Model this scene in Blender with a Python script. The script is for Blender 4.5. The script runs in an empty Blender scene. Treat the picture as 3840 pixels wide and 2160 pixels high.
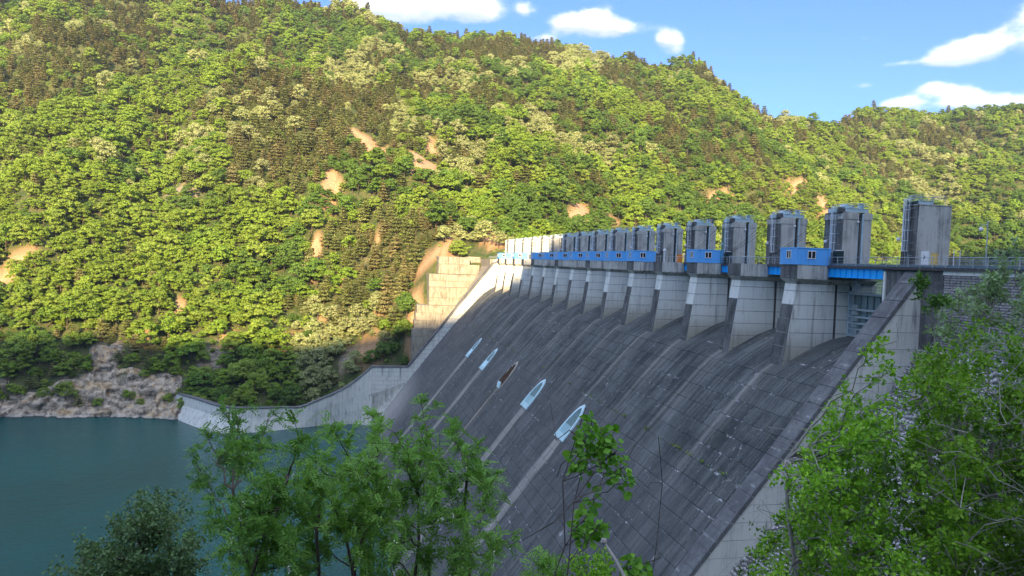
import bpy, math, random
import numpy as np
from mathutils import Vector, Matrix
COLS=[(-31.0, [(398, -86.3), (420, -72.3), (440, -42.2), (510, -2.4), (600, 43.8), (720, 107.9), (880, 199.1), (1000, 276.8), (1060, 251.8), (1260, 131.8)]), (-26.32, [(350, -83.1), (372, -69.1), (405, -40.0), (480, -0.4), (570, 40.7), (600, 56.1), (700, 115.4), (860, 212.1), (960, 281.0), (1020, 256.0), (1220, 136.0)]), (-22.36, [(342, -83.9), (364, -69.9), (375, -54.4), (397, -39.9), (450, -12.1), (520, 16.5), (565, 50.8), (580, 62.3), (620, 70.2), (700, 123.7), (850, 223.2), (910, 272.7), (970, 247.7), (1170, 127.69999999999999)]), (-21.1, [(339, -84.0), (361, -70.0), (371, -54.2), (390, -39.4), (430, -11.3), (480, 16.0), (550, 50.8), (580, 70.6), (620, 79.1), (690, 124.4), (800, 197.8), (860, 215.1), (900, 271.9), (960, 246.89999999999998), (1160, 126.89999999999998)]), (-19.5, [(335, -84.0), (357, -70.0), (368, -54.3), (387, -39.3), (455, 2.2), (545, 51.9), (590, 79.1), (630, 90.1), (670, 123.8), (770, 190.1), (850, 211.1), (900, 269.9), (960, 244.89999999999998), (1160, 124.89999999999998)]), (-17.69, [(330, -83.8), (352, -69.8), (365, -54.3), (383, -39.1), (455, 2.9), (540, 53.1), (600, 91.9), (650, 103.5), (670, 127.0), (730, 173.6), (830, 199.9), (900, 276.2), (960, 251.2), (1160, 131.2)]), (-15.65, [(326, -83.9), (348, -69.9), (362, -54.4), (380, -38.9), (450, 3.6), (540, 55.0), (610, 100.0), (660, 111.2), (690, 128.0), (740, 166.9), (840, 241.0), (880, 274.0), (940, 249.0), (1140, 129.0)]), (-12.87, [(321, -83.8), (343, -69.8), (357, -54.2), (378, -38.9), (450, 4.6), (540, 57.4), (620, 115.2), (650, 124.8), (730, 149.4), (800, 211.6), (870, 268.3), (930, 243.3), (1130, 123.30000000000001)]), (-10.48, [(307, -83.5), (329, -69.5), (352, -53.8), (376, -38.7), (445, 5.4), (535, 58.9), (625, 129.4), (660, 143.0), (740, 165.0), (800, 216.9), (860, 268.8), (920, 243.8), (1120, 123.80000000000001)]), (-7.47, [(317.4, -90), (318, -64.6), (348, -53.5), (374, -38.5), (440, 6.4), (530, 60.6), (630, 138.5), (670, 151.3), (740, 172.4), (820, 239.3), (850, 260.7), (910, 235.7), (1110, 115.69999999999999)]), (-5.08, [(321.4, -90), (322, -65.7), (344, -53.0), (369, -37.9), (437, 7.2), (525, 61.8), (620, 131.0), (670, 146.0), (730, 166.4), (820, 243.9), (850, 256.8), (910, 231.8), (1110, 111.80000000000001)]), (-3.4, [(323.4, -90), (324, -66.3), (340, -52.5), (364, -37.3), (432, 7.7), (520, 62.3), (615, 129.7), (660, 143.6), (710, 161.6), (800, 230.3), (850, 256.3), (910, 231.3), (1110, 111.30000000000001)]), (-0.91, [(324.4, -90), (325, -59.3), (334, -51.5), (355, -36.1), (425, 8.4), (515, 63.3), (600, 118.8), (650, 135.3), (720, 186.5), (860, 265.7), (920, 240.7), (1120, 120.69999999999999)]), (1.43, [(325.4, -90), (326, -50.2), (334, -43.2), (350, -29.2), (415, 8.9), (510, 64.0), (590, 114.7), (620, 124.7), (720, 189.2), (850, 247.7), (910, 222.7), (1110, 102.69999999999999)]), (3.01, [(325.4, -90), (326, -50.1), (330, -42.5), (346, -28.7), (408, 9.2), (510, 64.8), (600, 117.8), (730, 193.5), (840, 231.6), (900, 246.6), (960, 221.6), (1160, 101.6)]), (4.6, [(325.4, -90), (326, -48.8), (327, -37.3), (336, -21.6), (385, 2.4), (470, 44.1), (620, 122.9), (740, 185.0), (960, 261.9), (1020, 236.89999999999998), (1220, 116.89999999999998)]), (6.21, [(324.4, -90), (325, -38.0), (333, -21.1), (342, -1.7), (425, 25.5), (510, 66.4), (620, 124.0), (760, 191.5), (980, 271.7), (1040, 246.7), (1240, 126.69999999999999)]), (8.43, [(308, -34.5), (330, -20.5), (345, -1.3), (365, 4.5), (430, 26.6), (520, 68.7), (630, 127.3), (780, 198.3), (990, 278.5), (1050, 253.5), (1250, 133.5)]), (11.47, [(323, -28.7), (345, -14.7), (350, -1.2), (365, 6.5), (425, 27.2), (520, 69.9), (650, 132.9), (800, 205.5), (1000, 285.7), (1060, 260.7), (1260, 140.7)]), (14.52, [(338, -35.0), (360, -21.0), (372, -1.8), (400, 7.9), (450, 29.6), (540, 73.6), (620, 106.2), (680, 140.3), (820, 212.1), (1000, 281.7), (1060, 256.7), (1260, 136.7)]), (16.54, [(348, -35.0), (370, -21.0), (390, -1.4), (420, 8.9), (470, 31.5), (560, 76.9), (640, 114.8), (700, 145.1), (820, 204.3), (990, 269.4), (1050, 244.39999999999998), (1250, 124.39999999999998)]), (21.54, [(378, -35.1), (400, -21.1), (440, -0.1), (490, 17.0), (570, 59.5), (680, 118.2), (800, 180.6), (960, 246.9), (1020, 221.9), (1220, 101.9)]), (24.48, [(408, -35.6), (430, -21.6), (470, 0.8), (520, 18.9), (600, 63.2), (710, 123.6), (820, 185.0), (930, 233.3), (990, 208.3), (1190, 88.30000000000001)]), (26.4, [(418, -35.4), (440, -21.4), (490, 1.5), (540, 20.2), (620, 65.6), (730, 127.1), (800, 166.5), (900, 213.6), (960, 188.6), (1160, 68.6)]), (28.29, [(428, -35.1), (450, -21.1), (510, 2.2), (555, 21.3), (640, 67.9), (720, 113.0), (790, 150.7), (880, 189.8), (940, 164.8), (1140, 44.80000000000001)]), (30.14, [(448, -35.2), (470, -21.2), (530, 1.1), (580, 22.7), (650, 58.2), (730, 102.1), (800, 138.7), (880, 169.1), (940, 144.1), (1140, 24.099999999999994)]), (31.96, [(468, -35.2), (490, -21.2), (550, 1.9), (600, 24.0), (680, 61.1), (770, 107.5), (840, 139.6), (920, 167.6), (980, 142.6), (1180, 22.599999999999994)]), (34.6, [(488, -34.8), (510, -20.8), (580, 1.1), (640, 26.3), (700, 56.3), (790, 97.0), (860, 130.8), (930, 161.2), (990, 136.2), (1190, 16.19999999999999)]), (36.31, [(498, -34.3), (520, -20.3), (600, 0.9), (650, 23.0), (720, 53.4), (790, 84.0), (850, 106.8), (930, 128.8), (1100, 196.8), (1160, 171.8), (1360, 51.80000000000001)]), (37.98, [(518, -34.1), (540, -20.1), (620, 0.7), (660, 19.6), (720, 42.0), (790, 71.3), (840, 91.8), (900, 101.2), (960, 132.3), (1120, 208.7), (1180, 183.7), (1380, 63.69999999999999)]), (40.39, [(538, -33.4), (560, -19.4), (650, -0.2), (700, 19.4), (740, 36.7), (800, 62.1), (860, 72.1), (930, 98.2), (1000, 136.7), (1130, 213.7), (1190, 188.7), (1390, 68.69999999999999)]), (43.44, [(568, -32.5), (590, -18.5), (700, 0.3), (760, 19.9), (810, 40.8), (880, 70.9), (970, 116.2), (1050, 167.0), (1130, 212.3), (1190, 187.3), (1390, 67.30000000000001)]), (46.16, [(598, -31.5), (620, -17.5), (740, 0.8), (800, 22.0), (850, 43.3), (910, 73.0), (990, 117.1), (1070, 167.3), (1140, 207.8), (1200, 182.8), (1400, 62.80000000000001)]), (52.08, [(678, -34.7), (700, -20.7), (780, 0.2), (840, 20.8), (900, 46.6), (960, 75.8), (1040, 118.7), (1100, 164.3), (1150, 199.8), (1210, 174.8), (1410, 54.80000000000001)]), (61.24, [(678, -34.2), (700, -20.2), (780, -2.7), (840, 20.4), (900, 46.9), (960, 72.2), (1040, 109.5), (1100, 148.9), (1150, 169.0), (1210, 144.0), (1410, 24.0)])]
PATCH=[(8.5, 510.6, 13.1, 11.4, 0), (-1.2, 522.7, 8.1, 5.5, 0), (19.4, 493.1, 10.2, 7.3, 0), (41.8, 471.9, 9.2, 12.3, 0), (50.1, 463.0, 8.9, 6.8, 0), (48.8, 506.3, 3.8, 11.4, 0), (-13.2, 459.5, 4.8, 16.4, 0), (-14.8, 445.3, 3.5, 10.1, 0), (-20.0, 412.3, 3.3, 7.8, 0), (-17.3, 401.7, 4.1, 5.9, 0), (-7.5, 390.9, 4.4, 3.2, 0), (0.9, 398.1, 6.7, 3.7, 1), (-37.3, 421.8, 3.9, 4.3, 0), (-100.4, 476.4, 8.2, 5.4, 1), (-28.3, 358.5, 7.1, 2.3, 0), (-55.4, 368.2, 3.8, 3.1, 0), (-39.5, 374.0, 1.8, 4.8, 0), (-14.0, 367.8, 2.0, 4.3, 0), (13.6, 356.8, 3.4, 2.1, 0), (-79.8, 381.1, 1.9, 6.9, 0), (27.9, 334.8, 2.7, 9.3, 0), (34.1, 356.8, 7.9, 7.0, 0), (39.7, 351.2, 6.4, 6.3, 0), (67.9, 367.3, 6.2, 8.9, 0), (14.5, 410.0, 3.6, 2.1, 0), (18.2, 390.5, 3.1, 2.0, 0), (135.8, 441.3, 7.5, 13.1, 0), (128.2, 426.6, 6.2, 7.7, 0), (158.7, 458.0, 8.8, 4.7, 0), (72.2, 392.3, 2.6, 11.1, 0), (222.1, 518.4, 4.4, 4.0, 0), (267.2, 522.7, 11.5, 6.6, 0), (364.3, 583.1, 11.9, 6.0, 0), (387.9, 567.7, 6.1, 19.5, 0), (389.3, 581.9, 21.4, 6.5, 0), (170.8, 527.3, 4.3, 8.7, 0), (280.3, 535.9, 5.4, 5.0, 0), (224.8, 596.0, 2.6, 4.5, 0), (-190.4, 761.0, 1.9, 3.3, 0), (-160.8, 402.6, 7.9, 7.6, 0), (-132.0, 383.6, 1.1, 2.0, 0), (-60.5, 357.4, 6.8, 6.5, 1), (-60.1, 349.4, 5.0, 4.8, 1), (-103.0, 450.4, 1.7, 3.0, 0), (47.7, 365.2, 4.0, 7.3, 0), (4.2, 338.1, 8.3, 5.1, 0), (-2.6, 336.1, 5.4, 5.2, 1), (-90.8, 362.5, 3.1, 2.9, 0), (-101.9, 348.6, 4.1, 8.2, 1), (-107.2, 355.2, 3.7, 5.4, 1), (-105.7, 344.3, 7.2, 5.2, 1), (-93.0, 347.1, 6.4, 4.4, 1), (-83.3, 342.6, 7.6, 4.4, 1), (-96.2, 340.4, 12.5, 4.4, 1), (-114.8, 341.2, 8.2, 3.0, 1), (-129.0, 339.4, 16.0, 2.0, 1), (-76.0, 338.8, 9.9, 2.7, 1), (-81.7, 336.6, 16.3, 2.1, 1), (-108.4, 337.3, 26.7, 2.0, 1), (-73.9, 343.2, 4.7, 3.9, 1), (-101.2, 356.8, 3.2, 3.6, 1), (-150.0, 338.7, 11.3, 2.5, 1)]
FG={'F1': [(-2.95, 16.99, -3.85), (-2.57, 17.31, -3.33), (-2.22, 16.38, -3.44), (-1.74, 17.44, -3.6), (-0.83, 13.35, -3.23), (-0.32, 14.57, -3.32), (0.68, 17.54, -3.57), (0.55, 16.7, -4.0), (0.92, 15.08, -3.5), (1.64, 17.37, -3.29), (1.59, 15.95, -3.6), (2.26, 16.75, -3.6), (1.72, 14.49, -3.95), (2.22, 13.97, -3.77), (2.68, 15.02, -4.45), (2.64, 13.65, -4.3), (2.11, 14.83, -4.7), (-3.19, 17.24, -4.69), (-1.96, 14.63, -4.02), (-1.29, 13.28, -4.08), (-0.79, 13.47, -3.59), (-0.05, 14.05, -3.95), (0.52, 16.74, -4.72), (1.13, 14.85, -4.04), (-0.97, 14.55, -4.68), (-0.22, 13.73, -4.44), (0.45, 17.61, -6.03), (1.07, 15.13, -4.93), (1.52, 14.13, -5.03), (2.07, 13.4, -4.75), (-1.77, 13.43, -4.67), (-1.15, 13.99, -5.18), (-0.51, 16.27, -6.23), (0.28, 13.96, -5.53), (0.88, 13.45, -5.16), (1.68, 15.37, -6.26), (2.07, 14.25, -5.72), (3.24, 17.39, -7.21), (-1.97, 13.7, -5.32), (-1.62, 15.54, -6.34), (-0.91, 16.68, -6.91), (-2.45, 14.9, -5.16), (-2.13, 17.52, -4.22), (1.4, 15.34, -4.62), (0.65, 14.35, -4.26), (-0.72, 15.09, -4.44), (2.65, 13.2, -5.24), (-1.5, 15.08, -5.15), (0.03, 14.39, -5.23), (-1.49, 17.15, -5.19), (-0.42, 16.95, -5.3), (-1.83, 15.39, -5.36), (2.17, 13.26, -5.63), (0.31, 14.42, -4.68), (0.35, 14.36, -4.79), (-1.4, 14.15, -4.28), (-1.18, 14.27, -6.18), (0.64, 17.11, -7.18), (1.62, 13.83, -4.46), (-0.94, 13.49, -5.21), (1.66, 17.3, -7.45), (0.71, 15.77, -4.78), (0.89, 17.64, -7.02), (-0.48, 15.07, -4.76), (0.03, 17.26, -5.23), (0.97, 16.15, -6.95), (0.47, 16.77, -5.66), (0.88, 16.55, -6.33), (2.31, 15.3, -6.61), (-0.42, 13.7, -4.84), (0.66, 14.21, -5.1), (-1.72, 17.06, -5.7), (2.07, 17.13, -5.11), (-2.11, 17.24, -6.61), (-0.92, 14.75, -5.48), (-0.62, 16.18, -5.53), (3.13, 16.52, -5.37), (-0.82, 16.11, -5.14), (0.98, 16.86, -5.64), (-0.94, 15.6, -6.32), (-0.78, 16.16, -6.07), (0.81, 16.3, -4.98), (-1.94, 14.35, -4.6), (0.4, 17.36, -6.73), (-1.35, 17.46, -5.91), (-1.31, 13.56, -4.86), (-2.43, 17.4, -6.85)], 'F2': [(-4.81, 18.13, -5.73), (-4.82, 19.54, -6.12), (-4.37, 19.15, -6.14), (-5.22, 20.2, -6.93), (-5.18, 18.73, -6.67), (-4.15, 18.75, -6.59), (-5.86, 19.08, -6.96), (-6.5, 20.39, -7.77), (-5.2, 18.05, -7.08), (-4.7, 18.25, -7.12), (-4.5, 19.86, -7.85), (-4.14, 20.75, -6.88), (-3.72, 19.69, -7.48), (-4.15, 19.36, -7.27), (-5.03, 20.46, -7.52), (-6.15, 19.9, -7.99), (-5.77, 17.79, -7.13), (-5.57, 20.4, -7.67), (-3.5, 18.76, -7.5), (-5.29, 18.67, -7.74), (-5.56, 20.26, -8.52), (-4.23, 19.31, -6.69), (-5.46, 20.17, -7.92), (-4.23, 18.52, -7.49), (-3.96, 20.75, -7.49), (-5.26, 18.29, -7.61), (-5.22, 18.21, -7.51), (-5.32, 19.26, -7.84), (-3.93, 19.12, -7.96), (-4.51, 19.61, -8.15), (-5.48, 20.49, -8.11), (-5.07, 20.0, -8.31), (-3.76, 18.13, -6.92), (-4.43, 18.92, -6.49), (-5.51, 19.37, -7.53), (-4.6, 19.42, -8.04), (-4.54, 20.14, -7.1), (-4.84, 19.36, -7.84), (-4.28, 18.23, -6.23), (-3.76, 18.86, -7.78)], 'F4': [(13.97, 13.5, -3.08), (11.03, 11.01, -5.59), (10.94, 12.1, -4.44), (10.7, 12.13, -2.53), (10.92, 10.1, -2.81), (15.15, 14.09, -2.9), (13.34, 12.56, -5.29), (12.55, 14.13, -3.73), (9.14, 14.79, -5.86), (10.27, 13.83, -4.91), (7.87, 12.26, -5.54), (8.47, 11.35, -3.62), (14.06, 12.93, -1.94), (12.67, 13.91, -2.98), (16.56, 15.96, -6.81), (11.88, 11.56, -5.72), (12.24, 14.92, -4.77), (16.91, 15.26, -6.27), (11.93, 10.79, -1.31), (14.21, 14.54, -4.99), (14.55, 14.23, -2.91), (13.76, 12.64, -3.17), (9.36, 10.49, -4.85), (13.44, 14.28, -2.96), (14.51, 15.88, -8.06), (11.39, 14.8, -6.25), (11.43, 13.43, -5.0), (14.21, 16.01, -3.69), (17.06, 15.34, -5.36), (13.03, 11.43, -5.9), (15.55, 14.06, -6.62), (12.5, 12.71, -1.74), (11.77, 11.68, -4.34), (10.55, 12.23, -5.97), (14.77, 13.09, -2.6), (14.41, 13.41, -5.14), (14.4, 15.02, -4.76), (12.82, 13.53, -5.26), (12.37, 14.5, -4.2), (11.11, 17.71, -7.57), (13.08, 13.86, -6.23), (15.24, 14.62, -1.16), (13.37, 13.17, -2.28), (12.99, 13.72, -2.1), (13.39, 12.87, -6.62), (12.33, 12.82, -6.11), (8.54, 12.05, -4.19), (12.61, 11.73, -3.96), (12.46, 18.18, -7.92), (8.33, 11.35, -4.86), (11.73, 12.39, -4.17), (13.82, 14.5, -4.2), (9.6, 11.27, -3.73), (8.22, 13.49, -6.51), (13.33, 12.99, -3.85), (14.99, 16.65, -5.71), (10.35, 10.93, -4.56), (11.21, 11.85, -3.12), (15.97, 14.8, -7.21), (8.98, 12.93, -5.08), (11.66, 15.17, -5.18), (14.82, 16.7, -3.07), (15.98, 14.92, -1.92), (11.16, 11.52, -1.27), (15.65, 13.97, -2.01), (15.25, 13.84, -5.11), (9.59, 11.87, -5.92), (12.57, 12.28, -1.49), (16.02, 15.05, -1.56), (15.78, 15.34, -2.3), (13.62, 18.09, -8.96), (12.19, 12.84, -6.44), (9.79, 10.28, -3.75), (9.7, 11.52, -2.64), (12.08, 12.29, -5.42), (11.86, 12.26, -1.09), (13.29, 12.87, -5.09), (10.24, 12.88, -2.91), (9.37, 10.8, -4.97), (11.92, 13.43, -5.2), (15.57, 16.73, -5.18), (16.59, 14.7, -7.24), (11.35, 18.66, -8.26), (13.64, 13.2, -6.06), (8.25, 14.03, -6.54), (15.23, 15.2, -5.13), (13.01, 15.47, -2.89), (10.39, 13.01, -2.54), (12.85, 15.15, -6.69), (12.49, 15.88, -7.37), (14.03, 12.51, -5.48), (15.89, 14.36, -7.46), (12.89, 14.3, -4.21), (13.22, 13.51, -2.89), (14.32, 16.59, -2.07), (9.92, 11.08, -1.15), (11.37, 11.49, -3.58), (9.38, 12.61, -5.0), (8.23, 12.19, -4.11), (11.92, 13.66, -4.36), (10.91, 16.72, -7.96), (13.72, 12.37, -3.36), (12.57, 11.27, -2.77), (13.26, 16.83, -6.54), (10.3, 10.72, -2.61), (11.46, 10.78, -2.65), (15.31, 16.64, -2.93), (8.89, 11.52, -2.91), (12.44, 12.44, -5.23), (11.17, 13.41, -5.34), (14.04, 13.86, -6.51), (15.58, 15.04, -4.89), (11.96, 17.95, -7.36), (10.94, 14.99, -5.63), (10.65, 11.61, -5.26), (12.53, 15.58, -6.92), (10.64, 12.07, -1.87), (13.96, 13.1, -4.07), (10.63, 15.29, -7.01), (9.11, 11.02, -5.0), (9.66, 11.97, -4.32), (12.38, 19.11, -8.03), (11.01, 12.74, -3.07), (12.54, 10.98, -4.56), (15.3, 13.79, -0.98), (11.14, 14.56, -4.17), (10.75, 12.92, -3.43), (13.66, 14.94, -3.74), (11.28, 12.38, -5.31), (14.77, 13.0, -3.46), (13.5, 15.14, -1.96), (11.36, 10.14, -1.03), (17.06, 14.95, -5.52), (14.88, 14.67, -6.49), (9.9, 11.46, -4.73), (12.21, 10.88, -1.81), (13.28, 17.26, -3.99), (9.84, 10.14, -2.71), (16.03, 16.04, -1.69), (11.25, 11.57, -2.17), (14.36, 14.37, -4.08), (16.81, 14.89, -4.33), (13.46, 16.58, -6.75), (15.85, 16.31, -2.67), (11.27, 10.73, -1.88), (10.17, 12.09, -1.98), (10.01, 10.6, -1.87), (15.27, 16.57, -4.62), (13.27, 14.3, -5.27), (15.99, 14.98, -7.72), (15.5, 16.62, -3.85), (9.0, 12.61, -6.27), (9.47, 13.13, -5.35), (10.33, 12.97, -3.46), (11.1, 11.93, -5.69), (11.79, 11.3, -4.24), (11.1, 16.07, -7.81), (8.27, 11.59, -3.62), (12.27, 14.05, -5.03), (10.74, 14.89, -7.05), (10.59, 10.57, -2.46), (11.75, 15.08, -7.55), (10.22, 13.23, -4.12), (13.27, 14.89, -6.08), (9.41, 10.73, -3.1), (13.99, 17.03, -4.86), (14.87, 13.59, -4.07), (11.01, 15.74, -6.55), (16.42, 15.39, -5.55), (10.3, 13.87, -3.67), (9.59, 14.93, -5.53), (14.94, 13.5, -4.32), (14.73, 16.01, -1.81), (11.51, 13.39, -3.51), (12.41, 12.77, -5.07), (9.42, 14.13, -5.21), (9.22, 11.24, -2.68), (10.22, 13.39, -6.09), (8.01, 11.57, -3.72), (13.98, 12.67, -2.68), (14.4, 14.05, -1.36), (13.72, 12.57, -2.37), (14.22, 14.37, -3.61), (11.34, 14.9, -5.53), (10.4, 11.25, -4.52), (11.1, 13.61, -5.19), (14.7, 16.36, -5.21), (9.13, 10.96, -4.64), (14.4, 14.1, -3.81), (11.09, 13.97, -4.11), (9.08, 11.05, -2.33), (10.05, 16.59, -6.85), (14.95, 14.17, -4.09), (10.41, 14.41, -4.11), (11.48, 17.8, -7.03), (14.42, 13.67, -6.14), (15.01, 13.04, -6.15), (14.41, 17.27, -8.7), (13.62, 12.49, -5.6), (9.56, 13.12, -5.94), (12.14, 13.65, -6.67), (14.52, 13.82, -6.65), (10.62, 13.44, -4.4), (10.62, 9.8, -2.24), (10.76, 9.97, -0.8), (10.5, 15.77, -7.23), (9.29, 12.41, -5.84), (13.9, 12.39, -4.79), (12.05, 15.21, -6.34), (13.02, 14.28, -2.18), (13.84, 16.67, -7.98), (15.29, 14.9, -5.24), (13.28, 11.53, -5.11), (16.25, 14.26, -4.65), (11.19, 11.46, -5.86)], 'F4b': [(10.36, 14.54, -3.09), (10.39, 13.95, -3.06), (10.62, 13.47, -1.46), (10.15, 12.59, -1.62)], 'F5': [(13.0, 15.3, -0.01), (13.26, 15.35, -0.06), (12.94, 15.3, -0.2), (13.23, 14.71, -0.41), (13.19, 15.06, -0.62), (13.29, 14.93, -0.48)], 'F6': [(14.72, 16.17, -0.65), (14.37, 15.17, -0.21), (16.01, 16.5, 0.06), (14.68, 14.91, 0.18), (15.69, 15.54, 0.2), (16.5, 16.64, -0.21), (15.92, 15.81, -0.4), (16.8, 16.33, -0.68), (15.35, 16.53, -0.59), (14.24, 14.92, -0.65), (15.6, 17.5, -1.0), (15.43, 16.66, -1.15), (15.75, 16.24, -1.04), (16.33, 16.33, -1.03), (15.61, 17.09, -1.47), (15.12, 15.96, -1.5), (14.4, 14.65, -1.37), (15.92, 15.59, -1.18), (16.92, 16.19, -0.87), (15.98, 15.39, -1.55), (13.84, 15.66, -1.29), (15.95, 16.48, -0.5), (16.92, 16.26, 0.16), (15.36, 14.53, -0.28), (15.76, 14.57, -0.9), (15.35, 17.52, -1.88)], 'F6b': [(15.58, 15.54, 0.63), (15.75, 15.41, 0.8), (15.88, 15.74, 0.44), (15.7, 15.48, 0.34)], 'F3': [(2.82, 8.42, -1.85), (2.94, 8.47, -1.96), (2.74, 8.33, -2.05), (3.01, 8.36, -2.1), (3.13, 8.41, -2.24), (2.77, 8.63, -2.26), (3.29, 8.53, -2.44), (3.38, 8.57, -2.58), (2.93, 8.51, -2.23), (2.94, 8.82, -3.11), (2.77, 8.48, -3.22), (2.87, 8.39, -3.16), (2.9, 8.22, -3.0), (2.65, 8.33, -2.33), (3.39, 8.31, -3.5), (3.57, 8.56, -3.68), (2.96, 8.6, -2.84)], 'BASE': {'f3a': (2.86, 8.53, -3.89), 'f3b': (3.26, 8.71, -4.09), 'twig0': (1.21, 2.96, -1.4), 'twig1': (1.12, 3.11, -1.22), 'f3top': (2.78, 8.56, -1.72), 'f3t2': (3.76, 8.62, -2.1), 'f3m': (2.81, 8.55, -2.27), 'f3l': (2.37, 8.68, -1.78), 'bushA': (3.02, 10.58, -4.6), 'bushB': (3.7, 10.36, -4.6)}}
CAMR=(0.977662, -0.206764, 0.037756)
CAMU=(-0.029649, 0.042167, 0.998671)
CAMF=(0.208081, 0.977482, -0.035094)
FPX=2812.14

R=math.radians
random.seed(7); rng=np.random.default_rng(7)
sc=bpy.context.scene; col=sc.collection
# ---------------------------------------------------------------- camera, sky, sun, exposure
cd=bpy.data.cameras.new('camera'); cam=bpy.data.objects.new('camera',cd); col.objects.link(cam)
cd.sensor_width=36; cd.lens=FPX/3840*36; cd.clip_start=.1; cd.clip_end=6000
cr,cu,cf=Vector(CAMR),Vector(CAMU),Vector(CAMF)
cam.matrix_world=Matrix((( cr.x,cu.x,-cf.x,0),(cr.y,cu.y,-cf.y,0),(cr.z,cu.z,-cf.z,0),(0,0,0,1)))
sc.camera=cam
SE=R(18); SH=(-.25,-.968); SUNV=Vector((SH[0]*math.cos(SE),SH[1]*math.cos(SE),math.sin(SE)))
w=bpy.data.worlds.new('World'); sc.world=w; w.use_nodes=True
class NT:
    def __init__(s,t): s.t=t; s.n=t.nodes; s.l=t.links
    def node(s,ty,ins=None,**kw):
        n=s.n.new(ty)
        for k,v in kw.items(): setattr(n,k,v)
        for k,v in (ins or {}).items(): s.set(n.inputs[k],v)
        return n
    def set(s,i,v):
        if isinstance(v,bpy.types.NodeSocket): s.l.new(v,i)
        elif v is not None: i.default_value=v
    def m(s,op,a,b=None,c=None,clamp=False):
        n=s.n.new('ShaderNodeMath'); n.operation=op; n.use_clamp=clamp
        for i,v in enumerate((a,b,c)):
            if v is not None: s.set(n.inputs[i],v)
        return n.outputs[0]
    def sm(s,x,a,b):       # smoothstep a..b
        n=s.n.new('ShaderNodeMapRange'); n.interpolation_type='SMOOTHSTEP'
        s.set(n.inputs[0],x); n.inputs[1].default_value=a; n.inputs[2].default_value=b
        return n.outputs[0]
    def noise(s,vec,scale=1,detail=4,rough=.55,dist=0,dim='3D'):
        n=s.n.new('ShaderNodeTexNoise'); n.noise_dimensions=dim
        s.set(n.inputs['Vector'],vec); n.inputs['Scale'].default_value=scale; n.inputs['Detail'].default_value=detail
        n.inputs['Roughness'].default_value=rough; n.inputs['Distortion'].default_value=dist
        return n.outputs['Fac']
    def mix(s,f,a,b,bt='MIX'):
        n=s.n.new('ShaderNodeMix'); n.data_type='RGBA'; n.blend_type=bt
        s.set(n.inputs[0],f)
        for i,v in ((6,a),(7,b)):
            if isinstance(v,(tuple,list)): v=tuple(v)+((1,) if len(v)==3 else ())
            s.set(n.inputs[i],v)
        return n.outputs[2]
    def sep(s,v): n=s.n.new('ShaderNodeSeparateXYZ'); s.set(n.inputs[0],v); return n.outputs
    def comb(s,x,y,z):
        n=s.n.new('ShaderNodeCombineXYZ')
        for i,v in enumerate((x,y,z)): s.set(n.inputs[i],v)
        return n.outputs[0]
    def vm(s,op,a,b):
        n=s.n.new('ShaderNodeVectorMath'); n.operation=op; s.set(n.inputs[0],a); s.set(n.inputs[1],b); return n.outputs[0]
    def pos(s): return s.n.new('ShaderNodeNewGeometry').outputs['Position']
t=NT(w.node_tree); t.n.clear()
sky=t.node('ShaderNodeTexSky',sky_type='NISHITA',sun_disc=False,sun_elevation=SE,sun_rotation=math.atan2(SH[0],SH[1]),altitude=300,air_density=1.0,dust_density=1.0,ozone_density=1.6)
dirv=t.node('ShaderNodeTexCoord').outputs['Generated']
d=t.sep(dirv)
# cumulus: direction flattened on to a layer, a few placed masses and an unseen overhead cover added as fill light
el=t.m('MAXIMUM',d[2],.03)
def ray(x,y):
    a=(x-1920)/FPX; b=(1080-y)/FPX
    v=cf+cr*a+cu*b; v.normalize(); return v
CL=[(1500,35,.105,.052,1.2),(1640,-30,.10,.05,1.2),(1790,55,.05,.035,.8),(1400,30,.05,.04,.8),(2200,85,.085,.038,1.15),(2330,120,.045,.02,.7),(2110,95,.03,.02,.8),(2510,152,.036,.027,1.1),(2535,195,.02,.012,.6),(1975,38,.022,.022,.75),(2040,145,.03,.012,.8),(1960,142,.025,.012,.7),
 (3630,205,.07,.028,.95),(3700,165,.04,.025,.95),(3560,225,.04,.018,.8),(3380,240,.045,.009,.7),(3850,40,.035,.05,.8),(3700,40,.03,.03,.55),(3870,160,.02,.04,.6),(3500,330,.026,.015,1.0),(3600,350,.035,.022,.85),(3700,375,.045,.02,.95),(3560,405,.10,.018,.7),(3330,398,.04,.015,.85),(3400,380,.025,.013,.8),(3240,322,.035,.01,.45),(3230,145,.025,.008,.5),(3160,150,.015,.007,.5),(3180,90,.014,.006,.4),(3290,158,.02,.008,.4),(3450,120,.03,.012,.4),(3830,395,.02,.03,.6),(1180,30,.02,.01,.4),(960,15,.02,.012,.5)]
wn=t.noise(dirv,26,5,.6); wn2=t.noise(t.vm('MULTIPLY',dirv,(1,1,1.6)),13,8,.62)
acc=None; shade=None
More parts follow.
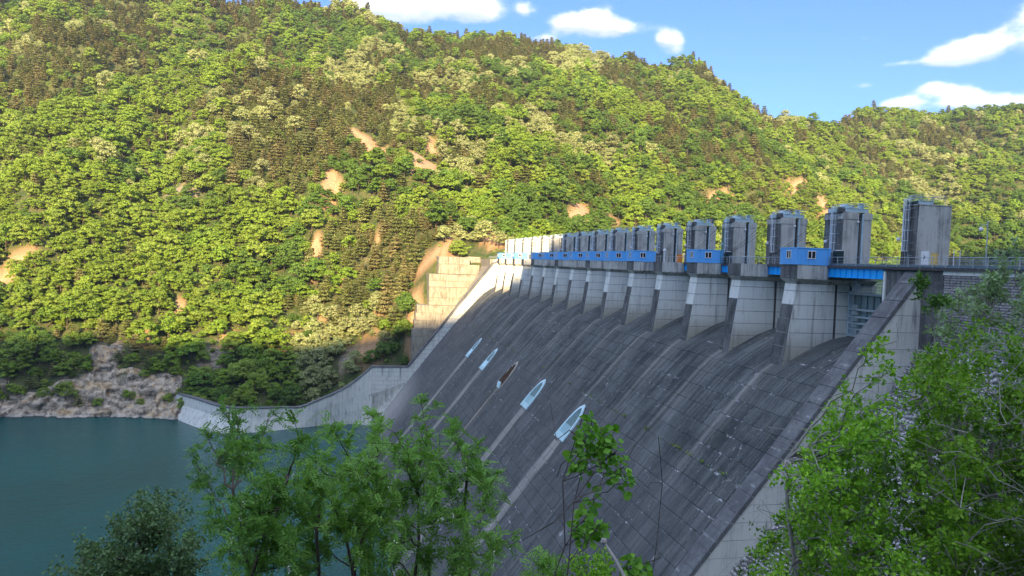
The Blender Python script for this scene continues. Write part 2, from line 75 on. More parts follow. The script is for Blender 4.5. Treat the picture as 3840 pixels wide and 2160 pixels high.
for x,y,wx,wy,s in CL:
    v=ray(x,y); rt=Vector((v.y,-v.x,0)).normalized(); up=rt.cross(v)
    def dot(vec): n=t.node('ShaderNodeVectorMath',operation='DOT_PRODUCT'); t.set(n.inputs[0],dirv); n.inputs[1].default_value=tuple(vec); return n.outputs['Value']
    dx=t.m('DIVIDE',dot(rt),wx*.62); dy0=t.m('DIVIDE',t.m('SUBTRACT',dot(up),0),wy*.58)
    dy=t.m('MULTIPLY',dy0,t.m('ADD',1,t.m('MULTIPLY',t.m('LESS_THAN',dy0,0),.35)))
    q=t.m('ADD',t.m('MULTIPLY',dx,dx),t.m('MULTIPLY',dy,dy))
    f=t.m('GREATER_THAN',dot(v),0)
    g=t.m('MULTIPLY',t.m('MULTIPLY',t.m('EXPONENT',t.m('MULTIPLY',q,-.9)),s),f)
    h=t.m('MULTIPLY',g,t.m('ADD',dy0,.25))
    acc=g if acc is None else t.m('ADD',acc,g); shade=h if shade is None else t.m('ADD',shade,h)
lay=t.comb(t.m('DIVIDE',d[0],el),t.m('DIVIDE',d[1],el),0)
fill_cloud=t.m('MULTIPLY',t.sm(t.noise(lay,1.1,7,.6),.43,.55),t.sm(d[2],.335,.40))  # cloud cover above the view, added for its light
body=t.m('ADD',acc,t.m('MULTIPLY',t.m('SUBTRACT',wn2,.5),3.0))
mask=t.m('MAXIMUM',t.m('MULTIPLY',t.m('POWER',t.sm(body,.42,1.3),1.1),t.sm(acc,.18,.75)),t.m('MULTIPLY',fill_cloud,.8))
lit=t.sm(t.m('ADD',t.m('ADD',t.m('MULTIPLY',shade,1.5),t.m('MULTIPLY',wn,1.3)),t.m('MULTIPLY',wn2,.9)),1.0,1.8)
cc=t.mix(lit,(.50,.57,.72),(1.0,1.0,.985))
skyc=t.mix(1,sky.outputs[0],(.165,.255,.48),'MULTIPLY')
CLOUD_GAIN=2.15
sdot=t.node('ShaderNodeVectorMath',operation='DOT_PRODUCT'); t.set(sdot.inputs[0],dirv); sdot.inputs[1].default_value=tuple(SUNV)
cg=t.m('MULTIPLY',t.m('MULTIPLY_ADD',t.m('MULTIPLY_ADD',sdot.outputs['Value'],.5,.5),2.6,1.0),CLOUD_GAIN)   # clouds brightened towards the sun, added to lift the shade
cc2=t.mix(1,cc,t.comb(cg,cg,cg),'MULTIPLY')
bg=t.node('ShaderNodeBackground',{'Color':t.mix(t.m('MULTIPLY',mask,.93),skyc,cc2),'Strength':.13})
t.l.new(bg.outputs[0],t.node('ShaderNodeOutputWorld').inputs[0])
w.cycles.sampling_method='MANUAL'; w.cycles.sample_map_resolution=512
sl=bpy.data.lights.new('sun','SUN'); sl.energy=3.35; sl.angle=R(.53); sl.color=(1,.75,.44)
so=bpy.data.objects.new('sun',sl); col.objects.link(so); so.rotation_euler=SUNV.to_track_quat('Z','Y').to_euler()
so.location=(0,-60,120)
vs=sc.view_settings; vs.view_transform='Standard'; vs.look='None'; vs.exposure=2.3; vs.gamma=1; vs.use_curve_mapping=False
sc.cycles.max_bounces=5; sc.cycles.diffuse_bounces=3; sc.cycles.transparent_max_bounces=4; sc.cycles.caustics_reflective=False; sc.cycles.caustics_refractive=False
# ---------------------------------------------------------------- helpers
def link(o,parent=None):
    col.objects.link(o)
    if parent: o.parent=parent
    return o
def tag(o,label=None,cat=None,group=None,kind=None):
    for k,v in (('label',label),('category',cat),('group',group),('kind',kind)):
        if v: o[k]=v
    return o
def empty(name,loc,label,cat,group=None):
    o=bpy.data.objects.new(name,None); o.location=loc; o.empty_display_size=.5; link(o); tag(o,label,cat,group); return o
def meshdata(name,V,F,mats,mi=None,smooth=False):
    me=bpy.data.meshes.new(name)
    V=np.asarray(V,np.float32)
    if isinstance(F,np.ndarray) and F.ndim==2:
        n,k=F.shape
        me.vertices.add(len(V)); me.vertices.foreach_set('co',V.ravel())
        me.loops.add(n*k); me.loops.foreach_set('vertex_index',F.ravel().astype(np.int32))
        me.polygons.add(n); me.polygons.foreach_set('loop_start',np.arange(0,n*k,k,dtype=np.int32))
        me.update(calc_edges=True)
    else:
        me.from_pydata([tuple(map(float,v)) for v in V],[],[tuple(f) for f in F]); me.update()
    if not isinstance(mats,(list,tuple)): mats=[mats]
    for m in mats: me.materials.append(m)
    if mi is not None: me.polygons.foreach_set('material_index',np.asarray(mi,np.int32))
    if smooth: me.polygons.foreach_set('use_smooth',np.ones(len(me.polygons),bool))
    return me
class MB:
    def __init__(s): s.V=[]; s.F=[]; s.M=[]
    def poly(s,pts,faces,mi=0):
        b=len(s.V); s.V+= [tuple(p) for p in pts]; s.F+=[tuple(i+b for i in f) for f in faces]; s.M+= (mi if isinstance(mi,list) else [mi]*len(faces)); return s
    def box(s,x0,x1,y0,y1,z0,z1,mi=0):
        return s.hexa([(x0,y0,z0),(x1,y0,z0),(x1,y1,z0),(x0,y1,z0),(x0,y0,z1),(x1,y0,z1),(x1,y1,z1),(x0,y1,z1)],mi)
    def hexa(s,p,mi=0):   # mi may list: bottom, top, -y, +x, +y, -x
        return s.poly(p,[(3,2,1,0),(4,5,6,7),(0,1,5,4),(1,2,6,5),(2,3,7,6),(3,0,4,7)],mi if isinstance(mi,list) else mi)
    def prism(s,pts,axis,a,b,mi=0):  # pts 2D polygon in the other two axes, extruded from a to b
        n=len(pts)
        def P(u,v,w): return (w,u,v) if axis=='x' else ((u,w,v) if axis=='y' else (u,v,w))
        vs=[P(u,v,a) for u,v in pts]+[P(u,v,b) for u,v in pts]
        fs=[tuple(range(n))[::-1],tuple(range(n,2*n))]+[(i,(i+1)%n,(i+1)%n+n,i+n) for i in range(n)]
        return s.poly(vs,fs,mi)
    def tube(s,pts,r,n=6,mi=0,cap=True):
        pts=[Vector(p) for p in pts]; m=len(pts); rs=r if isinstance(r,(list,tuple)) else [r]*m
        b=len(s.V); prev=None
        for i,p in enumerate(pts):
            tv=(pts[min(i+1,m-1)]-pts[max(i-1,0)]).normalized()
            if prev is None: a=tv.orthogonal().normalized()
            else:
                a=prev-tv*prev.dot(tv)
                a=a.normalized() if a.length>1e-6 else tv.orthogonal().normalized()
            prev=a; c=tv.cross(a)
            for j in range(n):
                an=2*math.pi*j/n; q=p+(a*math.cos(an)+c*math.sin(an))*rs[i]; s.V.append(tuple(q))
        for i in range(m-1):
            for j in range(n):
                s.F.append((b+i*n+j,b+i*n+(j+1)%n,b+(i+1)*n+(j+1)%n,b+(i+1)*n+j)); s.M.append(mi)
        if cap: s.F.append(tuple(b+j for j in range(n))[::-1]); s.F.append(tuple(b+(m-1)*n+j for j in range(n))); s.M+=[mi,mi]
        return s
    def ball(s,c,r,n=10,mi=0,sz=1):
        b=len(s.V); m=n//2
        for i in range(1,m):
            th=math.pi*i/m
            for j in range(n):
                a=2*math.pi*j/n; s.V.append((c[0]+r*math.sin(th)*math.cos(a),c[1]+r*math.sin(th)*math.sin(a),c[2]+r*sz*math.cos(th)))
        s.V+=[(c[0],c[1],c[2]+r*sz),(c[0],c[1],c[2]-r*sz)]; T=b+(m-1)*n; B=T+1
        for i in range(m-2):
            for j in range(n): s.F.append((b+i*n+j,b+(i+1)*n+j,b+(i+1)*n+(j+1)%n,b+i*n+(j+1)%n)); s.M.append(mi)
        for j in range(n):
            s.F.append((T,b+j,b+(j+1)%n)); s.F.append((B,b+(m-2)*n+(j+1)%n,b+(m-2)*n+j)); s.M+=[mi,mi]
        return s
    def build(s,name,mats,parent=None,smooth=False,org=None,kind=None,label=None):
        V=s.V
        if org is not None: V=[(v[0]-org[0],v[1]-org[1],v[2]-org[2]) for v in V]
        me=meshdata(name,V,s.F,mats,s.M,smooth); o=bpy.data.objects.new(name,me); link(o,parent)
        if org is not None and parent is None: o.location=org
        if kind: o['kind']=kind
        if label: o['label']=label
        return o
def place(name,me,parent=None,loc=None):
    o=bpy.data.objects.new(name,me); link(o,parent)
    if loc is not None: o.location=loc
    return o
ORD_='first second third fourth fifth sixth seventh eighth ninth tenth eleventh twelfth thirteenth fourteenth fifteenth sixteenth seventeenth eighteenth nineteenth twentieth'.split()
ORD=ORD_+[a_+'-'+b_ for a_ in ('twenty','thirty','forty','fifty','sixty') for b_ in ORD_[:9]]
def copy_tree(o,parent=None):
    c=o.copy(); col.objects.link(c)
    if parent: c.parent=parent
    for ch in o.children: copy_tree(ch,c)
    return c
# ---------------------------------------------------------------- materials
def mat(name):
    m=bpy.data.materials.new(name); m.use_nodes=True; t=NT(m.node_tree); t.n.clear()
    out=t.node('ShaderNodeOutputMaterial'); return m,t,out
def fin(t,out,color,rough=.85,bump=None,dist=.05,spec=.3,metal=0,normal=None):
    b=t.node('ShaderNodeBsdfPrincipled'); t.set(b.inputs['Base Color'],color if isinstance(color,bpy.types.NodeSocket) else tuple(color)+(1,))
    t.set(b.inputs['Roughness'],rough); b.inputs['Specular IOR Level'].default_value=spec; b.inputs['Metallic'].default_value=metal
    if bump is not None:
        bn=t.node('ShaderNodeBump',{'Height':bump,'Distance':dist,'Strength':.8}); t.l.new(bn.outputs[0],b.inputs['Normal'])
    t.l.new(b.outputs[0],out.inputs[0]); return b
def plain(name,c,rough=.6,metal=0,var=.12,scale=3,spec=.4,streak=False):
    m,t,out=mat(name); p=t.pos()
    v=t.vm('MULTIPLY',p,(1,1,.15)) if streak else p
    n=t.noise(v,scale,5); f=t.m('MULTIPLY_ADD',n,2*var*2,1-var*2)
    fin(t,out,t.mix(1,tuple(c),t.comb(f,f,f),'MULTIPLY'),rough,metal=metal,spec=spec,bump=t.noise(p,scale*4,3),dist=.01); return m
def concrete(name,light,dark,stain=.5,streak=1.0,warm=.0,lime=.35,lift0=-2.5,tint=None,drip=.75):
    """cast concrete: vertical rain streaks, blotches, soot under joints, lime bleeding at the lift joints"""
    m,t,out=mat(name); p=t.pos(); s=t.sep(p)
    vs_=t.vm('MULTIPLY',p,(1.3,1.3,.085)); st=t.noise(vs_,1.0,6,.62)
    fs=t.noise(t.vm('MULTIPLY',p,(5,5,.22)),1.0,4,.6)
    bl=t.noise(p,.33,6,.6); fine=t.noise(p,3.2,5,.65)
    base=t.m('ADD',t.m('MULTIPLY',st,.5*streak),t.m('MULTIPLY',fs,.28*streak)); base=t.m('ADD',base,t.m('MULTIPLY',bl,.4)); base=t.m('ADD',base,t.m('MULTIPLY',fine,.16))
    f=t.sm(base,.50+.25*(streak-1)+.12*stain,.78+.25*(streak-1)+.12*stain)
    c=t.mix(f,tuple(dark),tuple(light))
    if warm:
        wz=t.m('MULTIPLY',t.sm(s[2],-7,-12),warm); c=t.mix(wz,c,(.34,.285,.205))
    k=t.m('DIVIDE',t.m('SUBTRACT',s[2],lift0),1.9); fr=t.m('FRACT',t.m('ADD',k,100))
    near=t.m('SUBTRACT',1,t.sm(t.m('MINIMUM',fr,t.m('SUBTRACT',1,fr)),.0,.09))
    ln=t.sm(t.noise(t.vm('MULTIPLY',p,(.7,.7,.3)),1,5,.7),.5,.62)
    c=t.mix(t.m('MULTIPLY',t.m('MULTIPLY',near,ln),lime),c,(.62,.62,.58))
    sk=t.m('MULTIPLY',t.sm(fr,.6,1.0),t.sm(t.noise(t.vm('MULTIPLY',p,(2.3,2.3,.1)),1,4,.7),.5,.7)); c=t.mix(t.m('MULTIPLY',sk,.35),c,tuple(x*.5 for x in dark))
    dr=t.m('MULTIPLY',t.sm(t.noise(t.vm('MULTIPLY',p,(1.05,1.05,.06)),1,5,.62),.545,.66),t.sm(t.noise(t.vm('ADD',t.vm('MULTIPLY',p,(.5,.5,.16)),(7,3,9)),1,4,.6),.42,.60))
    c=t.mix(t.m('MULTIPLY',dr,drip),c,tuple(x*.55 for x in dark))
    c=t.mix(1,c,(.955,1.0,.975),'MULTIPLY')
    if tint: c=t.mix(1,c,tint,'MULTIPLY')
    fin(t,out,c,.88,bump=t.m('ADD',fine,t.m('MULTIPLY',t.noise(p,14,3),.5)),dist=.03); return m
M={}
M['conc']=concrete('pier_concrete',(.80,.785,.72),(.44,.425,.385),-.75,1,.75,.8)
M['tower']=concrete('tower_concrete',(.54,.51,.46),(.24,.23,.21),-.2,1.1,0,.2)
M['wallc']=concrete('training_wall_concrete',(.70,.67,.60),(.34,.325,.295),-.55,1,0,.75)
M['abut']=concrete('far_abutment_concrete',(.36,.31,.24),(.17,.14,.10),.1,1.1,0,.3)  # darker, warmer concrete for the far abutment
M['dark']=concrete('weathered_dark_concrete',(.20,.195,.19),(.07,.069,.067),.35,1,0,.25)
M['head']=concrete('pier_head_concrete',(.56,.54,.49),(.18,.172,.16),-.15,1.15,0,.15)
M['deckc']=plain('deck_concrete',(.075,.073,.07),.9,var=.2,scale=2)
M['cap']=concrete('coping_concrete',(.24,.235,.235),(.11,.108,.11),.2,.6,0,.3)
M['joint']=plain('joint_core_concrete',(.09,.088,.082),.95,var=.2)  # dark core concrete behind the joints and grooves
M['blue']=plain('cabin_blue_paint',(.12,.44,.88),.45,var=.05,scale=.8,streak=True)
M['bluef']=plain('cabin_trim_paint',(.16,.52,.92),.4,var=.04)
M['cyan']=plain('girder_cyan_paint',(.008,.42,.92),.4,var=.07,scale=.9,streak=True)
M['steel']=plain('pale_blue_steel_paint',(.48,.62,.65),.45,var=.10,scale=2)
M['galv']=plain('galvanised_rail',(.40,.45,.48),.42,metal=.35,var=.08)
M['lightsteel']=plain('white_blue_ladder_steel',(.76,.82,.85),.4,var=.06)
M['gate']=plain('gate_teal_paint',(.25,.34,.33),.5,var=.16,scale=1.2,streak=True)
M['gatel']=plain('gate_rib_paint',(.48,.57,.56),.5,var=.14,scale=1.5)
M['white']=plain('white_paint',(.78,.78,.76),.5,var=.05)
M['glass']=plain('dark_window_glass',(.012,.015,.018),.08,var=.1,spec=.6)
M['black']=plain('black_rubber',(.012,.013,.014),.6)
M['orange']=plain('orange_paint',(.72,.22,.02),.5,var=.05)
M['yellow']=plain('faded_yellow_paint',(.62,.44,.13),.5,var=.1)
M['tank']=plain('dark_green_tank',(.02,.045,.045),.4)
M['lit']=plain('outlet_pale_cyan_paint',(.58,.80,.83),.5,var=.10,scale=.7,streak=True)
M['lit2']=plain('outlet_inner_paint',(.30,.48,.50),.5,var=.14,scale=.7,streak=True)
M['rust']=plain('rusty_outlet_bars',(.10,.06,.035),.9,var=.3)
M['mast']=plain('green_mast_paint',(.07,.22,.14),.5)
# ---------------------------------------------------------------- terrain
def vnoise(x,y,seed=0):
    xi=np.floor(x).astype(np.int64); yi=np.floor(y).astype(np.int64); fx=x-xi; fy=y-yi
    fx=fx*fx*(3-2*fx); fy=fy*fy*(3-2*fy)
    def h(a,b):
        n=(a*374761393+b*668265263+seed*974711)&0x7fffffff; n=((n^(n>>13))*1274126177)&0x7fffffff
        return ((n^(n>>16))&0xffff)/65535.
    return (h(xi,yi)*(1-fx)+h(xi+1,yi)*fx)*(1-fy)+(h(xi,yi+1)*(1-fx)+h(xi+1,yi+1)*fx)*fy
def fbm(x,y,o=4,seed=0):
    v=0;a=.5
    for i in range(o): v=v+a*vnoise(x*2**i+i*17.3,y*2**i-i*9.1,seed+i); a*=.5
    return v/(1-.5**o)
MR=96
def resamp(k):
    k=np.array(k,float); d=np.r_[0,np.cumsum(np.hypot(*np.diff(k,axis=0).T))]; u=np.linspace(0,1,MR)
    u=np.interp(u,[0,1],[0,1])*d[-1]; r=np.interp(u,d,k[:,0]); z=np.interp(u,d,k[:,1])
    return r,z
CA=np.array([c[0] for c in COLS]); CR=np.array([resamp(c[1])[0] for c in COLS]); CZ=np.array([resamp(c[1])[1] for c in COLS])
AZ=np.arange(-36,61,.3); NA=len(AZ)
TR=np.array([np.interp(AZ,CA,CR[:,i]) for i in range(MR)]); TZ=np.array([np.interp(AZ,CA,CZ[:,i]) for i in range(MR)])
def blur(a,n):
    for _ in range(n): 
        b=a.copy(); b[:,1:-1]=(a[:,:-2]+2*a[:,1:-1]+a[:,2:])/4; a=b
    return a
TR=blur(TR,5); TZ=blur(TZ,5)
TX=TR*np.sin(np.radians(AZ)); TY=TR*np.cos(np.radians(AZ))
U=np.linspace(0,1,MR)[:,None]
amp=np.clip((U-.06)/.12,0,1)*np.clip((.93-U)/.10,.25,1)
nz=(fbm(TX/95,TY/95,4,3)-.5)*2; rz=1-np.abs(fbm(TX/60,TY/140,3,11)-.5)*4
TZ=TZ+amp*(nz*16+(rz-.4)*20)
def patchmask(x,y):
    soil=np.zeros_like(x); rock=np.zeros_like(x)
    wob=(fbm(x/9,y/9,3,5)-.5)*1.3
    for px,py,w_,h_,k in PATCH:
        r=math.hypot(px,py); ux,uy=px/r,py/r
        a=(x-px)*uy-(y-py)*ux; b=(x-px)*ux+(y-py)*uy
        q=np.sqrt((a/w_)**2+(b/h_)**2)*.95+wob*1.2
        m=np.clip((1.25-q)/.5,0,1)
        if k: rock=np.maximum(rock,m)
        else: soil=np.maximum(soil,m)
    return soil,rock
SO,RO=patchmask(TX,TY)
V=np.stack([TX,TY,TZ],-1).reshape(-1,3)
ii,jj=np.meshgrid(np.arange(MR-1),np.arange(NA-1),indexing='ij'); a=(ii*NA+jj).ravel()
F=np.stack([a,a+1,a+NA+1,a+NA],1)
m,t,out=mat('forest_floor')
so_=t.node('ShaderNodeAttribute',attribute_name='soil').outputs['Fac']; ro_=t.node('ShaderNodeAttribute',attribute_name='rock').outputs['Fac']
p=t.pos(); n1=t.noise(p,.25,6,.6); n2=t.noise(p,1.3,6,.65); n3=t.noise(t.vm('MULTIPLY',p,(.35,.35,.8)),1,6,.7)
c=t.mix(t.sm(n1,.4,.6),(.045,.075,.015),(.10,.105,.035))
soilc=t.mix(t.sm(n2,.35,.65),(.44,.235,.11),(.54,.34,.20)); soilc=t.mix(t.sm(n1,.55,.7),soilc,(.30,.20,.10))
rockc=t.mix(t.sm(n3,.38,.62),(.16,.14,.115),(.42,.36,.27)); rockc=t.mix(t.sm(n1,.5,.7),rockc,(.36,.25,.13))
c=t.mix(so_,c,soilc); c=t.mix(ro_,c,rockc)
fin(t,out,c,.95,bump=t.m('ADD',n2,n3),dist=.8); M['floor']=m
me=meshdata('hillside',V,F,[M['floor']],smooth=True)
for nm,arr in (('soil',SO),('rock',RO)):
    at=me.attributes.new(nm,'FLOAT','POINT'); at.data.foreach_set('value',arr.ravel().astype(np.float32))
o=bpy.data.objects.new('hillside',me); link(o); tag(o,'steep wooded mountainside across the valley with bare soil scars',kind='structure')
def tsample(fi,fj):
    i=np.clip(fi.astype(int),0,MR-2); j=np.clip(fj.astype(int),0,NA-2); u=fi-i; v=fj-j
    def g(A): return (A[i,j]*(1-u)+A[i+1,j]*u)*(1-v)+(A[i,j+1]*(1-u)+A[i+1,j+1]*u)*v
    return g(TX),g(TY),g(TZ),g(TR)
# rocky shore: an own craggy skin over the foot of the slope
m,t,out=mat('shore_rock'); p=t.pos(); s=t.sep(p)
q=t.vm('ADD',p,t.vm('MULTIPLY',t.comb(t.noise(p,.3),t.noise(t.vm('ADD',p,(9,3,1)),.3),0),(5,5,5)))
n1=t.noise(q,.18,5,.6); n2=t.noise(t.vm('MULTIPLY',q,(.7,.7,1.1)),.5,7,.66); n3=t.noise(p,4,4,.7)
c=t.mix(t.sm(n2,.36,.64),(.13,.11,.08),(.54,.45,.33)); c=t.mix(t.sm(n1,.5,.62),c,t.mix(t.sm(n2,.4,.6),(.30,.20,.10),(.55,.42,.25)))
c=t.mix(t.m('MULTIPLY',t.sm(t.noise(p,.5,6,.7),.6,.7),.5),c,(.05,.07,.02))
c=t.mix(t.m('MULTIPLY',t.sm(s[2],-68.6,-69.6),.5),c,(.55,.52,.46)); c=t.mix(t.sm(s[2],-69.55,-69.8),c,(.07,.06,.05))
fin(t,out,c,.9,bump=t.m('ADD',n2,t.m('MULTIPLY',n3,.3)),dist=.5); M['rock']=m
ra=np.arange(-36,-11.6,.075); ru=np.linspace(0.0,.19,170)
FI,FJ=np.meshgrid(ru*(MR-1),(ra+36)/.3,indexing='ij'); x,y,z,r=tsample(FI.ravel(),FJ.ravel())
_,rm=patchmask(x,y); low=np.clip((-69.5+11*fbm(x/16,y/16,3,8)-z)/2.5,0,1); mk=np.clip(np.maximum(rm,low),0,1)
def worley(a,b,seed):
    ia=np.floor(a).astype(int); ib=np.floor(b).astype(int); best=np.full(a.shape,9.); hv=np.zeros(a.shape); second=np.full(a.shape,9.)
    def hh(i,j,s): 
        n=(i*374761393+j*668265263+s*974711)&0x7fffffff; n=((n^(n>>13))*1274126177)&0x7fffffff; return ((n^(n>>16))&0xffff)/65535.
    for di in (-1,0,1):
        for dj in (-1,0,1):
            ci,cj=ia+di,ib+dj; ox=hh(ci,cj,seed)+ci-a; oy=hh(ci,cj,seed+1)+cj-b; dd=ox*ox+oy*oy
            h=hh(ci,cj,seed+2)+(ox*(hh(ci,cj,seed+3)-.5)+oy*(hh(ci,cj,seed+4)-.5))*1.6
            upd=dd<best; second=np.where(upd,best,np.minimum(second,dd)); hv=np.where(upd,h,hv); best=np.where(upd,dd,best)
    return hv,np.sqrt(second)-np.sqrt(best)
def crag(x,y,z):
    q=(fbm(x/12,z/12,3,25)-.5)*10
    a=x+z*.7+q; b=z*1.15-x*.35+q*.5
    h1,e1=worley(a/7,b/5,21); h2,e2=worley(a/2.7,b/1.7,31)
    return h1*2.6+h2*1.2-np.clip(.12-e1,0,.12)*9-np.clip(.12-e2,0,.12)*3+vnoise(x/9,z/7,8)*1.2
dsp=np.where(mk>.05,crag(x,y,z)*mk*.9-.25,-1.6)
x2=x-x/r*dsp*.9; y2=y-y/r*dsp*.9; z2=z+dsp*.45
n_,m_=FI.shape; ii,jj=np.meshgrid(np.arange(n_-1),np.arange(m_-1),indexing='ij'); a=(ii*m_+jj).ravel(); F=np.stack([a,a+1,a+m_+1,a+m_],1)
keep=(mk.reshape(n_,m_)[:-1,:-1].ravel()>.02); F=F[keep]
me=meshdata('rocky_shore',np.stack([x2,y2,z2],-1),F,[M['rock']],smooth=False); o=place('rocky_shore',me); tag(o,'craggy bare rock rising from the water below the trees',kind='structure')
# near bank: the hill the photographer stands on; its ridge shades the dam
TD=(.25,.968); TT=(.968,-.25)
ga=np.r_[np.arange(-760,-480,16.),np.arange(-480,-420,6.),np.arange(-420,-60,16.),np.arange(-60,150,6.)]; gt=np.r_[np.arange(-700,-50,12.),np.arange(-50,50,4.),np.arange(50,1000,12.)]
GA,GT=np.meshgrid(ga,gt,indexing='ij')
def ridgeH(t): return np.interp(t,[-700,-300,-204,-96,-33,-17,-10,-1,3,20,265,368,700,1000],[50,58,62,69.7,81.5,84,85.2,87.6,89,93,193,240,290,300])
BK=450; RH=ridgeH(GT)+BK*.325+(fbm(GT/24,GT*0+2,3,31)-.5)*9*np.clip(np.abs(GT+5)/50,0.1,1)
Z=np.where(GA>=0,-1.8-.72*GA,-1.8+np.minimum(-GA,BK)/BK*(RH+1.8)); Z=np.where(GA<-BK,RH-(-GA-BK)*.35,Z)
Z=Z+np.clip(np.hypot(GA,GT)/40,0,1)*np.clip((GA+440)/60,0,1)*(fbm(GA/30,GT/30,4,41)-.5)*5
Z=np.where((GA>=0),np.minimum(Z,-1.8-.62*GA),Z)
GX=GA*TD[0]+GT*TT[0]; GY=GA*TD[1]+GT*TT[1]
damz=np.clip((GX-40)/10,0,1)*np.clip((110-GX)/10,0,1)*np.clip((GY+40)/20,0,1)
Z=np.where(damz>0,np.minimum(Z,Z*(1-damz)+(-8-GY*.25)*damz),Z)
Z=np.maximum(Z,-86)
V=np.stack([GX,GY,Z],-1).reshape(-1,3); n_,m_=GX.shape; ii,jj=np.meshgrid(np.arange(n_-1),np.arange(m_-1),indexing='ij'); a=(ii*m_+jj).ravel(); F=np.stack([a,a+1,a+m_+1,a+m_],1)
m,t,out=mat('bank_undergrowth'); p=t.pos(); n1=t.noise(p,.5,7,.65); fin(t,out,t.mix(t.sm(n1,.4,.62),(.02,.05,.012),(.07,.075,.03)),.95,bump=t.noise(p,2,6,.7),dist=.5)
o=place('near_bank',meshdata('near_bank',V,F,[m],smooth=True)); tag(o,'overgrown bank falling to the river below the viewpoint',kind='structure')
# ground sheet under everything, out to the horizon
o=place('valley_floor',meshdata('valley_floor',[(-1400,-1400,-90),(1600,-1400,-90),(1600,1600,-90),(-1400,1600,-90)],[(0,1,2,3)],[m])); tag(o,kind='structure')
# water
def water(name,zc,x0,x1,y0,y1,z,label):
    m,t,out=mat(name+'_surface'); p=t.pos()
    q=t.vm('MULTIPLY',p,(1,.8,1)); n=t.m('ADD',t.m('MULTIPLY',t.noise(t.vm('MULTIPLY',p,(1,1.7,1)),.24,6,.68,.6),1.7),t.noise(q,1.4,4,.65,.4))
    big=t.noise(p,.018,4,.6)
    c=t.mix(t.sm(big,.35,.65),zc,tuple(v*1.3 for v in zc))
    b=fin(t,out,c,t.m('MULTIPLY_ADD',big,.12,.06),bump=n,dist=.3,spec=.5); b.inputs['IOR'].default_value=1.33
    o=place(name,meshdata(name,[(x0,y0,z),(x1,y0,z),(x1,y1,z),(x0,y1,z)],[(0,1,2,3)],[m])); tag(o,label,kind='structure')
water('tailwater',(.002,.068,.061),-900,44,-600,430,-70,'deep teal river pool below the spillway')
water('reservoir_water',(.004,.04,.045),70,1500,-500,1100,-3.6,'reservoir surface behind the dam')
# ---------------------------------------------------------------- the spillway
Y0=75.33; NP=16; YE=Y0+15*NP+2.2            # first bay line, number of bays, inner face of far wall
PX=[2,10.6,22.9,35.7,45.4,50.2,53.9,56.4,58.2,59.9,62,64.4,67,69,71,74]; PZ=[-81,-70,-53.9,-37.2,-24.9,-19.35,-15.3,-12.9,-12.0,-11.05,-9.9,-8.98,-8.5,-8.75,-9.6,-12]
def prof(x): return float(np.interp(x,PX,PZ))
def xof(z): return float(np.interp(z,PZ[:13],PX[:13]))
m,t,out=mat('spillway_concrete'); p=t.pos(); s=t.sep(p); sl_=t.m('ADD',t.m('MULTIPLY',s[0],-.613),t.m('MULTIPLY',s[2],-.79))
v2=t.comb(t.m('MULTIPLY',s[1],1.0),t.m('MULTIPLY',sl_,.05),0)
st=t.noise(v2,.85,7,.66); st2=t.noise(t.comb(t.m('MULTIPLY',s[1],3.2),t.m('MULTIPLY',sl_,.12),4),1,5,.6); bl=t.noise(p,.16,6,.62); fine=t.noise(p,2.6,6,.7)
kz=t.m('DIVIDE',t.m('SUBTRACT',s[2],-2.5),1.9); kf=t.m('FLOOR',kz)
yy=t.m('DIVIDE',t.m('ADD',s[1],t.m('MULTIPLY',t.m('MODULO',t.m('ABSOLUTE',kf),2),1.5)),3.0)
wh=t.node('ShaderNodeTexWhiteNoise',noise_dimensions='2D'); t.set(wh.inputs['Vector'],t.comb(t.m('FLOOR',yy),kf,0)); cell=wh.outputs['Value']
e=t.m('ADD',t.m('ADD',t.m('MULTIPLY',st,.55),t.m('MULTIPLY',st2,.35)),t.m('ADD',t.m('MULTIPLY',bl,.4),t.m('MULTIPLY',fine,.3))); e=t.m('ADD',e,t.m('MULTIPLY',cell,.035))
c=t.mix(t.sm(e,.68,1.08),(.035,.041,.0405),(.185,.198,.186))
c=t.mix(t.m('MULTIPLY',t.sm(s[2],-24,-29),.30),c,(.125,.123,.12))
# lighter, sandier near the crest and at the toe
def band(x,c0,wd): return t.m('EXPONENT',t.m('MULTIPLY',t.m('POWER',t.m('DIVIDE',t.m('SUBTRACT',x,c0),wd),2),-1))
yf=t.m('MULTIPLY',t.m('SUBTRACT',t.m('FRACT',t.m('DIVIDE',t.m('SUBTRACT',s[1],Y0+2.6-7.5),15)),.5),15)
tr=t.m('MULTIPLY',t.m('MAXIMUM',band(yf,.35,.55),t.m('MULTIPLY',band(yf,-1.5,1.3),.3)),t.m('MULTIPLY',t.sm(s[2],-36,-17),t.m('MULTIPLY_ADD',st2,1.2,.1)))
c=t.mix(t.m('MULTIPLY',tr,.45),c,(.48,.44,.37))
yo=t.m('MULTIPLY',t.m('SUBTRACT',t.m('FRACT',t.m('DIVIDE',t.m('SUBTRACT',s[1],134.9-14.65),29.3)),.5),29.3)
inr=t.m('MULTIPLY',t.m('GREATER_THAN',s[1],120),t.m('LESS_THAN',s[1],266))
ot=t.m('MULTIPLY',t.m('MULTIPLY',t.sm(t.m('ABSOLUTE',t.m('ADD',yo,t.m('MULTIPLY',t.m('SUBTRACT',st2,.5),1.8))),2.5,1.2),t.sm(s[2],-32.6,-33.6)),t.m('MULTIPLY',inr,t.sm(s[2],-90,-52)))
c=t.mix(t.m('MULTIPLY',ot,t.m('MULTIPLY_ADD',st2,2.4,-.62)),c,(.40,.375,.32))
br=t.m('MULTIPLY',t.m('MULTIPLY',t.m('MAXIMUM',band(s[1],192.4,.85),band(s[1],195.2,.7)),t.sm(s[2],-33,-34)),.9)
c=t.mix(br,c,(.060,.046,.034))
